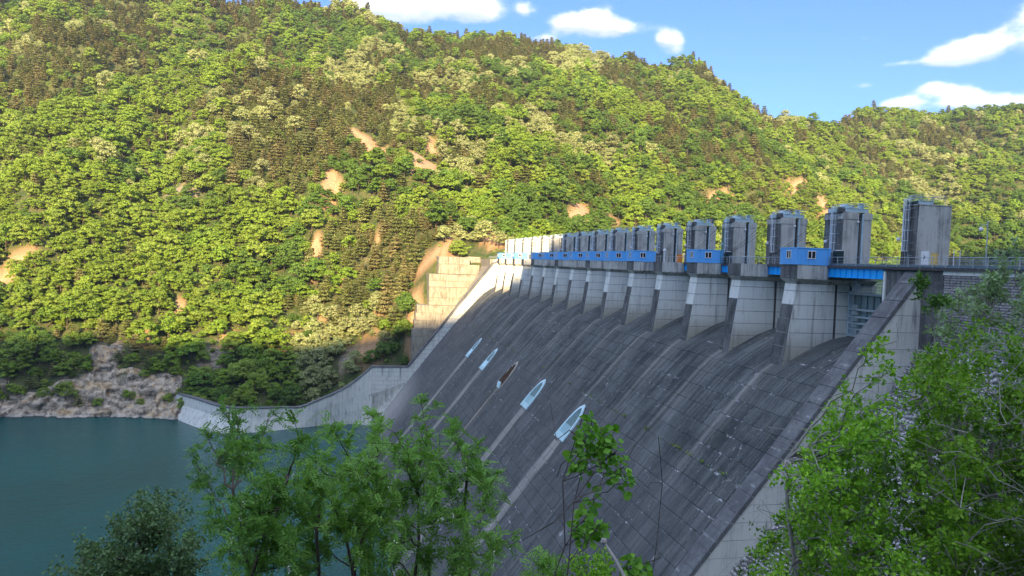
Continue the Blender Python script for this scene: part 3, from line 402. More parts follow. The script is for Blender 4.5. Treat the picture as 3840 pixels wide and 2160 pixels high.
toe=t.m('MULTIPLY',t.sm(s[1],262,318),t.sm(s[2],-44,-60)); c=t.mix(t.m('MULTIPLY',toe,t.m('MULTIPLY_ADD',st2,1.0,.3)),c,(.42,.40,.35))
# lime at the joints
fr=t.m('FRACT',kz); nj=t.m('SUBTRACT',1,t.sm(t.m('MINIMUM',fr,t.m('SUBTRACT',1,fr)),.0,.10)); ln=t.m('MULTIPLY',t.sm(t.noise(p,.9,6,.74),.54,.60),t.sm(t.noise(t.vm('ADD',p,(3,60,9)),.085,4,.6),.47,.60))
fy=t.m('FRACT',yy); nv=t.m('SUBTRACT',1,t.sm(t.m('MINIMUM',fy,t.m('SUBTRACT',1,fy)),.0,.05))
c=t.mix(t.m('MULTIPLY',t.m('MULTIPLY',t.m('MAXIMUM',nj,t.m('MULTIPLY',nv,.7)),ln),.85),c,(.62,.63,.62))
c=t.mix(t.m('MULTIPLY',t.sm(t.noise(t.vm('ADD',p,(40,0,0)),.42,7,.75),.64,.68),.6),c,(.50,.51,.50))
fin(t,out,c,.82,bump=t.m('ADD',fine,st2),dist=.04); M['spill']=m
SP=empty('spillway',(40,195,-12),'dark stepped-jointed concrete spillway face sweeping down from the piers to the river','dam')
SPl=Vector(SP.location)
def rel(o,parent): o.parent=parent; o.location=Vector(o.location)-Vector(parent.location) ; return o
# base body (joints show this), then proud cast panels
b=MB(); xs=sorted(set([2,6,10.6]+list(np.linspace(12,55,30))+PX[7:])); ys=[Y0-1,YE+.5]
def nrm(x):
    dz=prof(x+.2)-prof(x-.2); n=Vector((-dz,0,.4)).normalized(); return n
pts=[(x,prof(x)) for x in xs]
V=[];F=[]
yg=np.linspace(Y0-1,YE+.5,60)
for x,z in pts:
    for y in yg: V.append((x-SPl.x,y-SPl.y,z-SPl.z-(.3 if x<57.6 else 0)))
n=len(yg)
for i in range(len(pts)-1):
    for j in range(n-1): F.append((i*n+j,i*n+j+1,(i+1)*n+j+1,(i+1)*n+j)[::-1])
M['jointlime']=plain('lime_stained_joint',(.12,.12,.12),.9,var=.5,scale=.9)
me=meshdata('crest_surface',V,F,[M['spill'],M['jointlime']],[1 if V[f[0]][0]+SPl.x<57.4 else 0 for f in F],smooth=True); place('crest_surface',me,SP)
nb=[];small=MB(); allp=[]
for k in range(5,36):
    z1=-2.5-1.9*k; z0=max(z1-1.9,-76)
    if z0>=z1: continue
    x1,x0=xof(z1),xof(z0); off=.05+(.13 if z1<-25.2 else 0)
    nn=Vector((-(z1-z0),0,(x1-x0))).normalized()
    par=(abs(math.floor((z1-.9+2.5)/1.9)))%2; ystart=Y0-1-((Y0-1+1.5*par)%3.0)
    y=ystart
    while y<YE:
        ya,yb=max(y,Y0-.2),min(y+3,YE+.2)
        if yb-ya>.4:
            j=random.uniform(-.012,.018); allp.append((ya,yb,x0,z0,x1,z1,nn,off+j))
        y+=3
def panel(b,pp,org=(0,0,0)):
    ya,yb,x0,z0,x1,z1,nn,off=pp; g=.03; u=Vector((x1-x0,0,z1-z0)).normalized()
    A=Vector((x0,0,z0))+u*g; B=Vector((x1,0,z1))-u*g
    P=[]
    for h in (-.02,off):
        for q,yv in ((A,ya+g),(B,ya+g),(B,yb-g),(A,yb-g)): v=q+nn*h; P.append((v.x-org[0],yv-org[1],v.z-org[2]))
    b.poly(P,[(4,5,6,7)[::-1],(0,1,5,4),(1,2,6,5),(2,3,7,6),(3,0,4,7)])
allp.sort(key=lambda q:(q[0]-q[0]*.0)*1.0+abs(q[3]+26)*1.9-0*q[2])
vis=[q for q in allp if q[3]>-50+ (q[0]-90)*-.0]
vis.sort(key=lambda q: math.hypot(q[0],q[2],q[3])+ (60 if (-q[3])>.36*q[0]+9 else 0))
near=set(id(q) for q in vis[:300])
for q in allp:
    if id(q) in near:
        b=MB(); panel(b,q,SPl); b.build('face_panel',M['spill'],SP)
    else: panel(small,q,SPl)
small.build('face_panels_far',M['spill'],SP,kind='stuff')
# outlets
M['throat_shade']=plain('painted_throat_shade',(.13,.21,.21),.6,var=.25,scale=1.2)  # flat dark colour that paints the shade inside the outlets
for i,(yc,hw) in enumerate([(134.9,2.5),(164.8,2.6),(193.9,2.5),(223.0,2.3),(252.0,1.8)]):
    zb,zt=-33.1,-27.1; u=Vector((xof(zt)-xof(zb),0,zt-zb)); L=u.length; u.normalize(); nn=Vector((-u.z,0,u.x)); O=Vector((xof(zb),yc,zb))
    def P(a,s_,h): v=O+u*s_+nn*h; return (v.x-SPl.x,v.y+a-SPl.y,v.z-SPl.z)
    def outline(hw,L,s0=0,n=9):
        l=[(-hw*math.sqrt(max(0,1-(q/n)**2.2)),s0+L*q/n) for q in range(n+1)]; return l+[(-a,s_) for a,s_ in l[-2::-1]]
    b=MB(); o1=outline(hw+.28,L+.5); o2=outline(hw-.18,L-.35); k=len(o1)
    b.poly([P(a,s_,.05) for a,s_ in o1]+[P(a,s_,.45) for a,s_ in o1]+[P(a,s_,.45) for a,s_ in o2]+[P(a,s_,.05) for a,s_ in o2],
      [(j,j+1,j+1+k,j+k) for j in range(k-1)]+[(k+j,k+j+1,2*k+j+1,2*k+j) for j in range(k-1)]+[(2*k+j,2*k+j+1,3*k+j+1,3*k+j) for j in range(k-1)]+[(0,k,2*k,3*k),(k-1,4*k-1,3*k-1,2*k-1)])
    fr_=b.build('outlet_frame',M['lit'] if i!=2 else M['conc'],SP,label='rim of the rusted open outlet' if i==2 else None)
    b=MB(); o3=outline(hw-.1,L-.25); b.poly([P(a,s_,.26) for a,s_ in o3],[tuple(range(len(o3)))[::-1]])
    if i!=2:
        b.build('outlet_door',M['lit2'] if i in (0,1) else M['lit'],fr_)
        b=MB(); o4=[(a,s_) for a,s_ in outline(hw-.2,L-.3) if s_>L*.42]; b.poly([P(a,s_,.275) for a,s_ in o4],[tuple(range(len(o4)))[::-1]]); b.build('outlet_shade_panel',M['throat_shade'],fr_)  # dark panel added over the door to paint deep shade in the upper part
        b=MB(); b.poly([P(-hw+.2,.1,.3),P(hw-.2,.1,.3),P(hw-.2,1.3,.62),P(-hw+.2,1.3,.62),P(-hw+.2,1.3,.28),P(hw-.2,1.3,.28)],[(3,2,1,0),(4,5,2,3),(0,4,3),(1,2,5)]); b.build('outlet_sill',M['lit'],fr_)
    else:
        b.build('outlet_dark_sheet',M['black'],fr_)  # black sheet painting the darkness inside the open outlet
        for q in range(7):
            a=-2.3+q*.75; top=(L-.4)*math.sqrt(max(.05,1-(a/2.7)**2)); b=MB(); b.tube([P(a,.5,.45),P(a,top,.45)],.13,5); b.build('outlet_bar',M['rust'],fr_)
        b=MB(); b.poly([P(-1.9,-.5,.1),P(.9,-.6,.1),P(1.2,.9,.8),P(-1.6,1.1,.8),P(-1.9,-.5,.4),P(.9,-.6,.4),P(1.2,.9,1.0),P(-1.6,1.1,1.0)],[(3,2,1,0),(4,5,6,7),(0,1,5,4),(1,2,6,5),(2,3,7,6),(3,0,4,7)]); b.build('outlet_broken_panel',M['lit'],fr_)
# ---------------------------------------------------------------- piers, heads, cabins
CAB={1,3,5,6,7,8,9,10,11,13,15}
LZ=[-1.5,-2.5,-4.4,-6.3,-8.2,-10.1,-12.0,-13.9]
def nx(z): return 58.72+.14*(z+1.5)
_first={}
def pier_parts(par,yk,k):
    # yk: y of the flank plane of the head; local coordinates relative to (58,yk,0)
    ox,oy=58.,yk
    b=MB(); b.prism([(nx(-1.5)+.06,-1.5),(71,-1.5),(71,-13.8),(nx(-13.8)+.06,-13.8)],'y',.86,3.54); b.V=[(v[1]-ox if 0 else v[0]-ox,v[1],v[2]) for v in b.V]
    b.build('core',M['joint'],par)
    for i in range(len(LZ)-1):
        z1,z0=LZ[i]-.03,LZ[i+1]+.03; w=.10 if (z1<-6 and k%4==1) else 0
        b=MB()
        for xa,xb,ya,yb in ((None,64.55,.8-w*0,3.6),(64.95,66.8,.8,3.6),(67.3,70.9,.8,3.6)):
            if xa is None:
                P=[(nx(z0)-w,ya-w,z0),(xb,ya,z0),(xb,yb,z0),(nx(z0)-w,yb+w,z0),(nx(z1)-w,ya-w,z1),(xb,ya,z1),(xb,yb,z1),(nx(z1)-w,yb+w,z1)]
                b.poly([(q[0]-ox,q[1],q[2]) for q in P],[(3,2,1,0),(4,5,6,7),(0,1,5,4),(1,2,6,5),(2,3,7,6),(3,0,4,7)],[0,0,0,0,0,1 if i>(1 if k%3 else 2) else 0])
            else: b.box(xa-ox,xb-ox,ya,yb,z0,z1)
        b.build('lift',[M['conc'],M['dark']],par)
    b=MB(); x0,x1=58.2-ox,70.5-ox
    b.hexa([(x0+.5,.8,-1.5),(x1,.8,-1.5),(x1,3.3,-1.5),(x0+.5,3.3,-1.5),(x0,0,-.85),(x1,0,-.85),(x1,4.1,-.85),(x0,4.1,-.85)])
    b.build('corbel',[M['head']],par)
    b=MB(); xr=62.75-ox
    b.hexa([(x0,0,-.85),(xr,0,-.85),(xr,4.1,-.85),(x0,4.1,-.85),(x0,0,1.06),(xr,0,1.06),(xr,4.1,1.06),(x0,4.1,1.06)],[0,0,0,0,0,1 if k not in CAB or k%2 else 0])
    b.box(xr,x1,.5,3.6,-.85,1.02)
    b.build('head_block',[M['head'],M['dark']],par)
for k in range(1,NP):
    yk=Y0+15*k; nm='pier'
    lab={1:'nearest concrete spillway pier, right under the closest blue cabin',2:'second spillway pier from the near wall, bare of any cabin',3:'third pier from the near wall, under a detached blue cabin',4:'fourth pier from the near wall, railing and orange box on its head'}.get(k)
    if lab is None: lab=f'{ORD[NP-1-k]} spillway pier from the far wall, '+('carrying a blue cabin' if k in CAB else 'with a bare railed head')
    P=empty(nm,(58,yk,0),lab,'pier','spillway piers in one row'); pier_parts(P,yk,k)
# cabins
def window(par,org,u,wd,ht,depth,mats):
    """frame + two panes + mullion on a wall; org centre, u horizontal dir, outward normal depth"""
    O=Vector(org); u=Vector(u); n=Vector(depth); z=Vector((0,0,1))
    def bar(b,a0,a1,c0,c1,h0,h1):
        P=[O+u*a+z*c+n*h for h in (h0,h1) for a,c in ((a0,c0),(a1,c0),(a1,c1),(a0,c1))]
        b.poly([tuple(p) for p in P],[(3,2,1,0),(4,5,6,7),(0,1,5,4),(1,2,6,5),(2,3,7,6),(3,0,4,7)])
    b=MB(); w,h=wd/2,ht/2; f=.09
    bar(b,-w,w,h-f,h,.0,.07); bar(b,-w,w,-h,-h+f,.0,.07); bar(b,-w,-w+f,-h+f,h-f,0,.07); bar(b,w-f,w,-h+f,h-f,0,.07); bar(b,-.05,.05,-h+f,h-f,0,.06)
    fo=b.build('window',M['white'],par)
    for s_ in (-1,1):
        b=MB(); a0,a1=sorted((s_*.05,s_*(w-f))); bar(b,a0,a1,-h+f,h-f,0,.02 if s_<0 else .035); b.build('pane',M['glass'],fo)
def make_cabin():
    c=empty('cabin',(58.1,Y0+15,1.08),'x','cabin')
    L,W_,H=4.98,4.15,2.2; 
    # clad walls of separate ribbed sheets
    b=MB(); b.box(0,L,0,W_,0,H); b.build('wall_core',M['blue'],c)
    n=9
    for i in range(n):
        x=i*L/n; b=MB(); b.box(x+.02,x+L/n-.02,-.045,-.002,.1,H-.1); b.build('wall_sheet',M['blue'],c)
    for i in range(7):
        y=i*W_/7; b=MB(); b.box(-.045,-.002,y+.02,y+W_/7-.02,.1,H-.1); b.build('wall_sheet',M['blue'],c)
    b=MB(); b.box(-.09,L+.08,-.09,W_+.08,H-.03,H+.1); b.build('roof',M['bluef'],c)
    b=MB(); b.box(-.07,L+.05,-.07,W_+.05,0,.09); b.build('base_trim',M['bluef'],c)
    window(c,(2.05,-.05,1.35),(1,0,0),1.22,1.08,(0,-1,0),None)
    window(c,(-.05,1.95,1.35),(0,1,0),1.05,1.08,(-1,0,0),None)
    return c
cab0=None
for k in sorted(CAB):
    if cab0 is None: cab0=make_cabin(); c=cab0
    else: c=copy_tree(cab0); c.location=(58.1,Y0+15*k,1.08)
    i=[5,6,7,8,9,10,11]
    c['label']={1:'nearest and largest-looking blue control cabin, beside the long cyan girder',3:'blue cabin standing alone between two railed pier heads',13:'pale sunlit blue cabin, second from the far end',15:'sunlit blue cabin at the far end of the dam'}.get(k) or f'blue cabin, {ORD[k-5]} from the right in the row of seven shaded ones'
    c['group']='blue control cabins on the pier heads'
# bridge deck, girders
b=MB(); b.box(0,8.2,0,YE+6-Y0-1.0,-.32,0); D=b.build('bridge_deck',M['deckc'],None); D.location=(62.6,Y0+.6,1.10); tag(D,'long dark concrete roadway slab running along the dam crest','bridge deck')
def make_girder():
    g=empty('bridge_girder',(62.9,Y0+4.2,.75),'x','girder'); L=10.75
    b=MB(); b.box(0,.05,0,L,-1.15,-.04); b.build('web',M['cyan'],g)
    b=MB(); b.box(-.14,.2,0,L,-.04,.02); b.build('flange',M['cyan'],g)
    b=MB(); b.box(-.14,.2,0,L,-1.2,-1.15); b.build('flange',M['cyan'],g)
    for i in range(10):
        b=MB(); y=.1+i*(L-.2)/9; b.box(-.12,0,y-.015,y+.015,-1.15,-.04); b.build('stiffener',M['cyan'],g)
    return g
g0=None
for k in range(0,5):
    if g0 is None: g0=make_girder(); g=g0
    else: g=copy_tree(g0); g.location=(62.9,Y0+15*k+4.2,.75)
    g['label']=['long bright cyan steel girder between the near abutment and closest cabin','bright cyan girder showing right of the second pier head, left of nearest cabin','short piece of cyan girder right of the third pier cabin','thin sliver of cyan girder left of the third pier','cyan girder tucked behind the fourth pier head'][k]; g['group']='cyan girders under the deck'
# ---------------------------------------------------------------- hoist towers
def make_tower(end=False):
    T=empty('hoist_tower',(64.7,Y0+15,1.1),'x','tower')
    if end: W_=2.45; y0=0
    else: W_=4.1; y0=0
    H=7.35
    if not end:
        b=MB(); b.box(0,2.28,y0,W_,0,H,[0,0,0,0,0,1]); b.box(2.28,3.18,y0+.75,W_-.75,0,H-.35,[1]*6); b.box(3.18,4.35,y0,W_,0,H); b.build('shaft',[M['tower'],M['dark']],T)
        b=MB(); b.box(-.05,2.32,y0-.07,W_+.07,H-.95,H-.2); b.box(3.12,4.45,y0-.07,W_+.07,H-.95,H-.2); b.build('cap_band',M['tower'],T)
        b=MB(); b.box(2.92,3.12,y0-.03,y0+.16,0,H-.15); b.build('gate_guide',M['steel'],T)
        b=MB(); b.box(2.29,2.36,y0-.015,y0+.7,0,H-.15); b.build('groove_edge',M['steel'],T)
        b=MB(); b.box(-.35,.45,y0+.3,y0+.9,H,H+.62); b.build('stub_wall',M['dark'],T)
    else:
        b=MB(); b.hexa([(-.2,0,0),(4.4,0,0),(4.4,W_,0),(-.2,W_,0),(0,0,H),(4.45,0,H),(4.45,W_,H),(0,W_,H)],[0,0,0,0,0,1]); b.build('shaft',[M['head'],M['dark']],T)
        b=MB(); b.box(-.05,4.5,-.05,W_+.05,H,H+.12); b.build('cap',M['head'],T)
    # steel frame
    b=MB(); x0,x1=(.3,3.85) if not end else (.0,1.9)
    b.box(x0,x1,.05,.17,H+.02,H+.48); b.box(x0,x1,W_-.3,W_-.18,H+.02,H+.48); b.box(x0-.05,x1+.03,.0,W_-.15,H+.48,H+.53); b.build('steel_frame',M['steel'],T)
    for xx in (x0+.02,(x0+x1)/2,x1-.1):
        b=MB(); b.box(xx,xx+.08,.02,.05,H+.04,H+.48); b.build('frame_rib',M['steel'],T)
    # railing on top
    b=MB(); xa,xb=(1.4,3.85) if not end else (.35,3.6); ya,yb=.1,W_-.2; zt=H+.53
    for q in (.38,.72): b.tube([(xa,ya,zt+q),(xb,ya,zt+q),(xb,yb,zt+q),(xa,yb,zt+q),(xa,ya,zt+q)],.028,4)
    for px,py in ((xa,ya),((xa+xb)/2,ya),(xb,ya),(xb,yb),(xa,yb),((xa+xb)/2,yb)): b.tube([(px,py,H),(px,py,zt+.74)],.03,4)
    b.build('railing',M['galv'],T)
    b=MB(); b.tube([(-.65,1.3,H+.7),(-.2,1.2,H+1.05),(.3,.6,H+1.05),(1.3,.2,H+1.0),(xb-.2,.15,H+1.0)],.03,4); b.tube([(-.65,1.9,H+.7),(-.2,1.7,H+1.05),(.1,1.5,H+1.0),(.15,1.5,H)],.03,4); b.build('grab_rail',M['galv'],T)
    if not end:
        b=MB(); b.tube([(.75,.35,H+.68),(.75,1.5,H+.68)],.42,12); b.tube([(1.6,.4,H+.6),(1.6,1.3,H+.6)],.3,12); b.build('drum',M['steel'],T)
        b=MB(); b.box(2.75,3.35,.35,.9,H+.53,H+.95); b.tube([(3.05,.6,H+.9),(3.05,.6,H+1.22)],.26,10); b.box(2.7,3.4,.3,.95,H+1.2,H+1.27); b.build('motor',M['steel'],T)
        b=MB(); b.box(-.55,-.02,1.0,2.6,H-.05,H+.5); b.build('service_platform',M['steel'],T)
        b=MB(); b.tube([(2.25,-.1,H-.2),(2.22,-.1,H-1.25)],.03,4); b.ball((2.2,-.16,H-1.32),.17,8); b.build('floodlight',M['white'],T)
    # caged ladder on the downstream side
    b=MB(); yl,yr,xl=1.25,1.75,-.18
    for yy_ in (yl,yr): b.tube([(xl,yy_,.05),(xl,yy_,H+.75)],.028,4)
    for i in range(24): b.tube([(xl,yl,.3+i*.31),(xl,yr,.3+i*.31)],.016,4,cap=False)
    for z in (1.4,2.9,4.4,5.9,7.0): b.box(-.16,-.0,.55,.62,z,z+.05); b.tube([(xl,yr-.5,z),(xl+.0,.58,z)],.022,4)
    lad=b.build('ladder',M['galv'],T)
    b=MB(); ring=[(-.18,yl-.05),(-.45,yl-.12),(-.72,yl+.05),(-.85,(yl+yr)/2),(-.72,yr-.05),(-.45,yr+.12),(-.18,yr+.05)]
    for px,py in ring[1:6]: b.tube([(px,py,1.9),(px,py,H+.75)],.035,4)
    for i in range(6): z=1.95+i*1.22; b.tube([(px,py,z) for px,py in ring],.045,4)
    b.build('ladder_cage',M['lightsteel'],lad)
    b=MB(); b.ball((-.55,W_+.05,3.35) if end else (-.55,2.9,3.35),.24,10); b.tube([(-.5,W_ if end else 2.9,3.6),(-.1,W_-.1 if end else 2.9,3.7)],.04,4); b.build('globe_lamp',M['white'],T)
    return T
tw=make_tower(); tw0=None
for k in range(0,NP+1):
    if k==0: T=make_tower(True); T.location=(64.7,76.45,1.1)
    elif k==1: T=tw
    else: T=copy_tree(tw); T.location=(64.7,Y0+15*k,1.1)
    T['label']='dark stained end tower with a white caged ladder, rightmost of all' if k==0 else (f'{ORD[k-1]} grey hoist tower left of the dark end tower, in shade' if k<=11 else f'{ORD[NP-k]} sunlit tower from the far end of the row')
    T['group']='gate hoist towers along the crest'
# cables between towers
for k in range(1,11):
    b=MB()
    for q in range(3):
        p0=Vector((-.2+q*.25,0,7.0-q*.5)); p1=Vector((-1.3+q*.5,13.2,.9+q*.3)); pts=[p0.lerp(p1,s_/8)+Vector((0,0,-.5*math.sin(math.pi*s_/8))) for s_ in range(9)]
        b.tube(pts,.028,3,cap=False)
    o=b.build('hoist_cable',M['black']); o.location=(64.7,Y0+15*k+4.2 if k else 0,1.1); tag(o,f'dark slanting cables strung from the {ORD[k-1]} hoist tower left of the end tower','cable','cables between towers')
# gate in the first bay
G=empty('spillway_gate',(67.0,Y0+4.3,-8.45),'tall teal steel spillway gate with ribs in the nearest bay','gate')
b=MB(); b.box(.35,.45,0,11.3,0,6.0); b.build('skin_plate',M['gate'],G)
for z,h in ((0,.35),(.95,.22),(1.75,.22),(2.6,.24),(3.6,.26),(5.72,.28)):
    b=MB(); b.box(-.25,.35,0,11.3,z,z+h); b.build('girder_rib',M['gatel'],G)
for i in range(9):
    b=MB(); y=.6+i*1.28; b.box(.12,.35,y,y+.1,.3,5.7); b.build('upright',M['gate'],G)
for i in range(5):
    z=.4+i*.85; 
    b=MB(); b.prism([(10.35,z),(11.15,z),(11.15,z+.12),(11.0,z+.3),(10.4,z+.3)] if 0 else [(9.9,z+.02),(10.9,z+.02),(11.1,z+.2),(11.1,z+.4),(10.9,z+.55),(9.9,z+.55)],'x',-.02,.3); b.build('rib_plate',M['gatel'],G)
b=MB(); b.box(-.3,.2,11.3,11.5,0,6.2); b.build('side_guide',M['steel'],G)
b=MB()
for yy_ in (10.2,10.7): b.tube([(-.4,yy_,.2),(-.4,yy_,7.6)],.035,4)
for i in range(22): b.tube([(-.4,10.2,.4+i*.34),(-.4,10.7,.4+i*.34)],.02,4,cap=False)
b.build('ladder',M['steel'],G)
b=MB()
for q in (.45,.85,1.25): b.tube([(-.2,0,6+q),(-.2,10.2,6+q)],.03,4)
for i in range(5): b.tube([(-.2,.3+i*2.4,6),(-.2,.3+i*2.4,7.25)],.03,4)
b.build('railing',M['gatel'],G)
b=MB(); b.tube([(.1,10.2,6.9),(.1,11.0,6.9)],.45,12); b.box(-.2,.5,10.3,11.0,6.05,6.6); b.ball((-.1,10.5,7.3),.3,8); b.build('hoist_sheave',M['lightsteel'],G)
# ---------------------------------------------------------------- training walls, abutments, masonry
def interp(pts,z): 
    zs=[p[1] for p in pts][::-1]; xs=[p[0] for p in pts][::-1]; return float(np.interp(z,zs,xs))
TN=[(63.0,1.05),(55.75,-8.0),(44.6,-22.0),(35.2,-33.6),(25,-46),(14,-59.5),(5,-71),(2,-75)]
SN=[(62.75,.7),(62.7,-7.9),(60.2,-11.5),(55.6,-16.85),(49.4,-23.6),(43.2,-30.1),(35,-38),(20,-54),(5,-70),(0,-75)]
TW=empty('training_wall',(50,Y0-1.25,-20),'pale concrete side wall with dark coping descending along the near edge of the spillway','wall')
b=MB(); zs=[.95-1.9*i for i in range(40) if .95-1.9*i>-72]
bz=[(interp(TN,z)+.25,z) for z in zs]; poly=bz+[(interp(SN,z)+1.2,z) for z in zs[::-1]]
for i in range(len(zs)-1):
    z1,z0=zs[i],zs[i+1]; a1,a0,c1,c0=interp(TN,z1)+.3,interp(TN,z0)+.3,interp(SN,z1)+1.2,interp(SN,z0)+1.2
    b.prism([(a1,z1),(c1,z1),(c0,z0),(a0,z0)],'y',Y0-2.4,Y0-.08)
rel(b.build('core',M['joint'],None),TW)
lz=[.95,-.6]+[-2.5-1.9*i for i in range(36)]
for i in range(len(lz)-1):
    z1,z0=lz[i]-.025,lz[i+1]+.025
    if z0<-70: break
    a1,a0,c1,c0=interp(TN,z1)+.1,interp(TN,z0)+.1,interp(SN,z1)+1.0,interp(SN,z0)+1.0
    cuts=[0]; Lr=c1-a1; nseg=2 if Lr>5 else 1; cuts=[q/nseg for q in range(nseg+1)]
    for q in range(nseg):
        f0,f1=cuts[q],cuts[q+1]; g=.02 if nseg>1 else 0; bb=MB()
        P=lambda a,c,f: a+(c-a)*f
        sft=(.13 if i%2 else -.1) if nseg>1 else 0
        F0=f0+(sft if q else 0); F1=f1+(sft if q+1<nseg else 0)
        bb.prism([(P(a1,c1,F0)+g,z1),(P(a1,c1,F1)-g,z1),(P(a0,c0,F1)-g,z0),(P(a0,c0,F0)+g,z0)],'y',Y0-2.5,Y0)
        rel(bb.build('lift',M['wallc'],None),TW)
for i in range(30):
    z1=1.06-1.95*i; z0=z1-1.93
    if z0<-58: break
    x1,x0=interp(TN,z1),interp(TN,z0); u=Vector((x1-x0,0,z1-z0)).normalized(); nn=Vector((-u.z,0,u.x))
    A,B=Vector((x0,0,z0))+u*.03,Vector((x1,0,z1)); j=random.uniform(-.03,.03); P=[]
    for h in (-.35,.10+j):
        for q,yv in ((A,Y0-2.62),(B,Y0-2.62),(B,Y0+.1),(A,Y0+.1)): v=q+nn*h; P.append((v.x,yv,v.z))
    bb=MB(); bb.poly(P,[(3,2,1,0)[::-1],(4,5,6,7)[::-1],(0,1,5,4),(1,2,6,5),(2,3,7,6),(3,0,4,7)]); rel(bb.build('coping_slab',M['cap'],None),TW)
# near abutment block + crest body beyond
b=MB(); b.box(63.05,71,Y0-2.6,Y0+4.2,-9.8,.76); o=b.build('abutment_block',M['dark']); tag(o,'dark streaked concrete block where the cyan girder meets the near bank','abutment')
b=MB(); b.box(62.85,63.04,Y0+3.9,Y0+4.25,-8.4,.5); b.build('corner_strip',M['conc'],o)
b=MB(); b.box(62.5,63.4,Y0-5.6,Y0-2.52,-9.5,.74); o=b.build('wall_pillar',M['dark']); tag(o,'dark smooth concrete pillar between the side wall and the masonry','wall')
MW=empty('masonry_wall',(62.6,50,-4),'grey squared-stone masonry wall under the roadway beside the spillway','wall')
b=MB(); b.box(62.62,71.5,-30,Y0-5.6,-12,.3); rel(b.build('mortar_core',plain('mortar',(.085,.085,.08),.95,var=.3,scale=2),None),MW)
b=MB(); b.box(62.45,71.5,-30,Y0-5.6,.3,.76); rel(b.build('concrete_band',M['conc'],None),MW)
m,t,out=mat('masonry_stone'); p=t.pos(); wn_=t.node('ShaderNodeTexWhiteNoise',noise_dimensions='2D'); s=t.sep(p)
t.set(wn_.inputs['Vector'],t.comb(t.m('FLOOR',t.m('DIVIDE',s[1],.26)),t.m('FLOOR',t.m('DIVIDE',s[2],.275)),0))
n1=t.noise(p,.35,5,.65); n2=t.noise(p,5,5,.65)
c=t.mix(t.m('MULTIPLY_ADD',wn_.outputs['Value'],.35,t.m('MULTIPLY_ADD',n2,.5,t.m('MULTIPLY',t.m('SUBTRACT',n1,.5),1.6))),(.20,.20,.19),(.50,.49,.47))
fin(t,out,c,.9,bump=n2,dist=.03); M['stone']=m
rs=random.Random(3)
def brick(y0,y1,z0,z1,x=62.62):
    d=rs.uniform(.03,.13); g=.022; e=rs.uniform(0,.05); b=MB()
    b.hexa([(x+.1,y0+g,z0+g),(x+.1,y1-g,z0+g),(x+.1,y1-g,z1-g),(x+.1,y0+g,z1-g),(x-d,y0+g+e,z0+g+.02),(x-d,y1-g-.02,z0+g+rs.uniform(0,.03)),(x-d,y1-g-e*.6,z1-g-.02),(x-d,y0+g+.02,z1-g-rs.uniform(0,.03))]); return b
bl=[]
for r in range(31):
    z=.27-.275*(r+1); y=Y0-5.63-rs.uniform(0,.3) if 0 else Y0-5.62
    first=True
    while y>30:
        L=rs.uniform(.36,.62); 
        if first and r%2: L*=.5
        first=False; bl.append((y-L,y,z,z+.275)); y-=L
bl.sort(key=lambda q: (q[1]<58.5)*100 + -q[2]*2 + (70-q[1])*.3)
sm_=MB()
for i,q in enumerate(bl):
    bb=brick(*q)
    if i<300: rel(bb.build('brick',M['stone'],None),MW)
    else: sm_.poly(bb.V,bb.F)
rel(sm_.build('bricks_far',M['stone'],None,kind='stuff'),MW)
# stone pitching on the slope below
SS=empty('stone_slope',(50,60,-22),'slope faced with pale rubble stones, mostly behind the near trees','slope')
zz=[q[1] for q in SN[1:9]]; V=[];F=[]
for i,z in enumerate(zz):
    for y in (20,Y0-2.4): V.append((interp(SN,z)+.12,y,z))
F=[(2*i,2*i+1,2*i+3,2*i+2) for i in range(len(zz)-1)]
me=meshdata('slope_bed',V,F,[plain('slope_grout',(.16,.16,.14),.95,var=.4)]); rel(place('slope_bed',me),SS)
m,t,out=mat('rubble_stone'); p=t.pos(); n1=t.noise(p,.5,5,.7); n2=t.noise(p,2.2,4,.7); n3=t.noise(p,7,4,.6)
c=t.mix(t.sm(n2,.38,.6),(.22,.22,.205),(.62,.615,.59)); c=t.mix(t.m('MULTIPLY',t.sm(n1,.52,.66),.75),c,(.07,.08,.05)); fin(t,out,c,.9,bump=n3,dist=.05); M['rubble']=m
st=[]; z=-7.9
while z>-40:
    y=Y0-2.55
    while y>46:
        w_=rs.uniform(.3,.62); st.append((y-w_,y,z,rs.uniform(.3,.46))); y-=w_+.03
    z-=.34
st.sort(key=lambda q:(q[1]<63)*60+-q[2])
sm_=MB()
for i,(ya,yb,z,h) in enumerate(st):
    x=interp(SN,z); sl=1 if z>-7.8 else .85; d=rs.uniform(.06,.22); P=[]
    u=Vector((.68,0,.73)); nn=Vector((-.73,0,.68)); C=Vector((x,(ya+yb)/2+rs.uniform(-.05,.05),z+rs.uniform(-.13,.13))); hw=(yb-ya)/2-.02; hh=h/2
    k=6; an0=rs.random(); lo=[];hi=[]
    for a in range(k):
        an=(a+an0*.5)/k*2*math.pi; ca,sa=math.cos(an),math.sin(an); sc_=rs.uniform(.7,1.2)
        lo.append(C+Vector((0,ca*hw*1.1*sc_,0))+u*(sa*hh*1.1*sc_)); hi.append(C+Vector((0,ca*hw*.72*sc_,0))+u*(sa*hh*.72*sc_)+nn*d)
    bb=MB(); bb.poly([tuple(q) for q in lo+hi],[(a,(a+1)%k,(a+1)%k+k,a+k)[::-1] for a in range(k)]+[tuple(range(k,2*k))[::-1]])
    if i<300: rel(bb.build('stone',M['rubble'],None),SS)
    else: sm_.poly(bb.V,bb.F)
rel(sm_.build('stones_far',M['rubble'],None,kind='stuff'),SS)
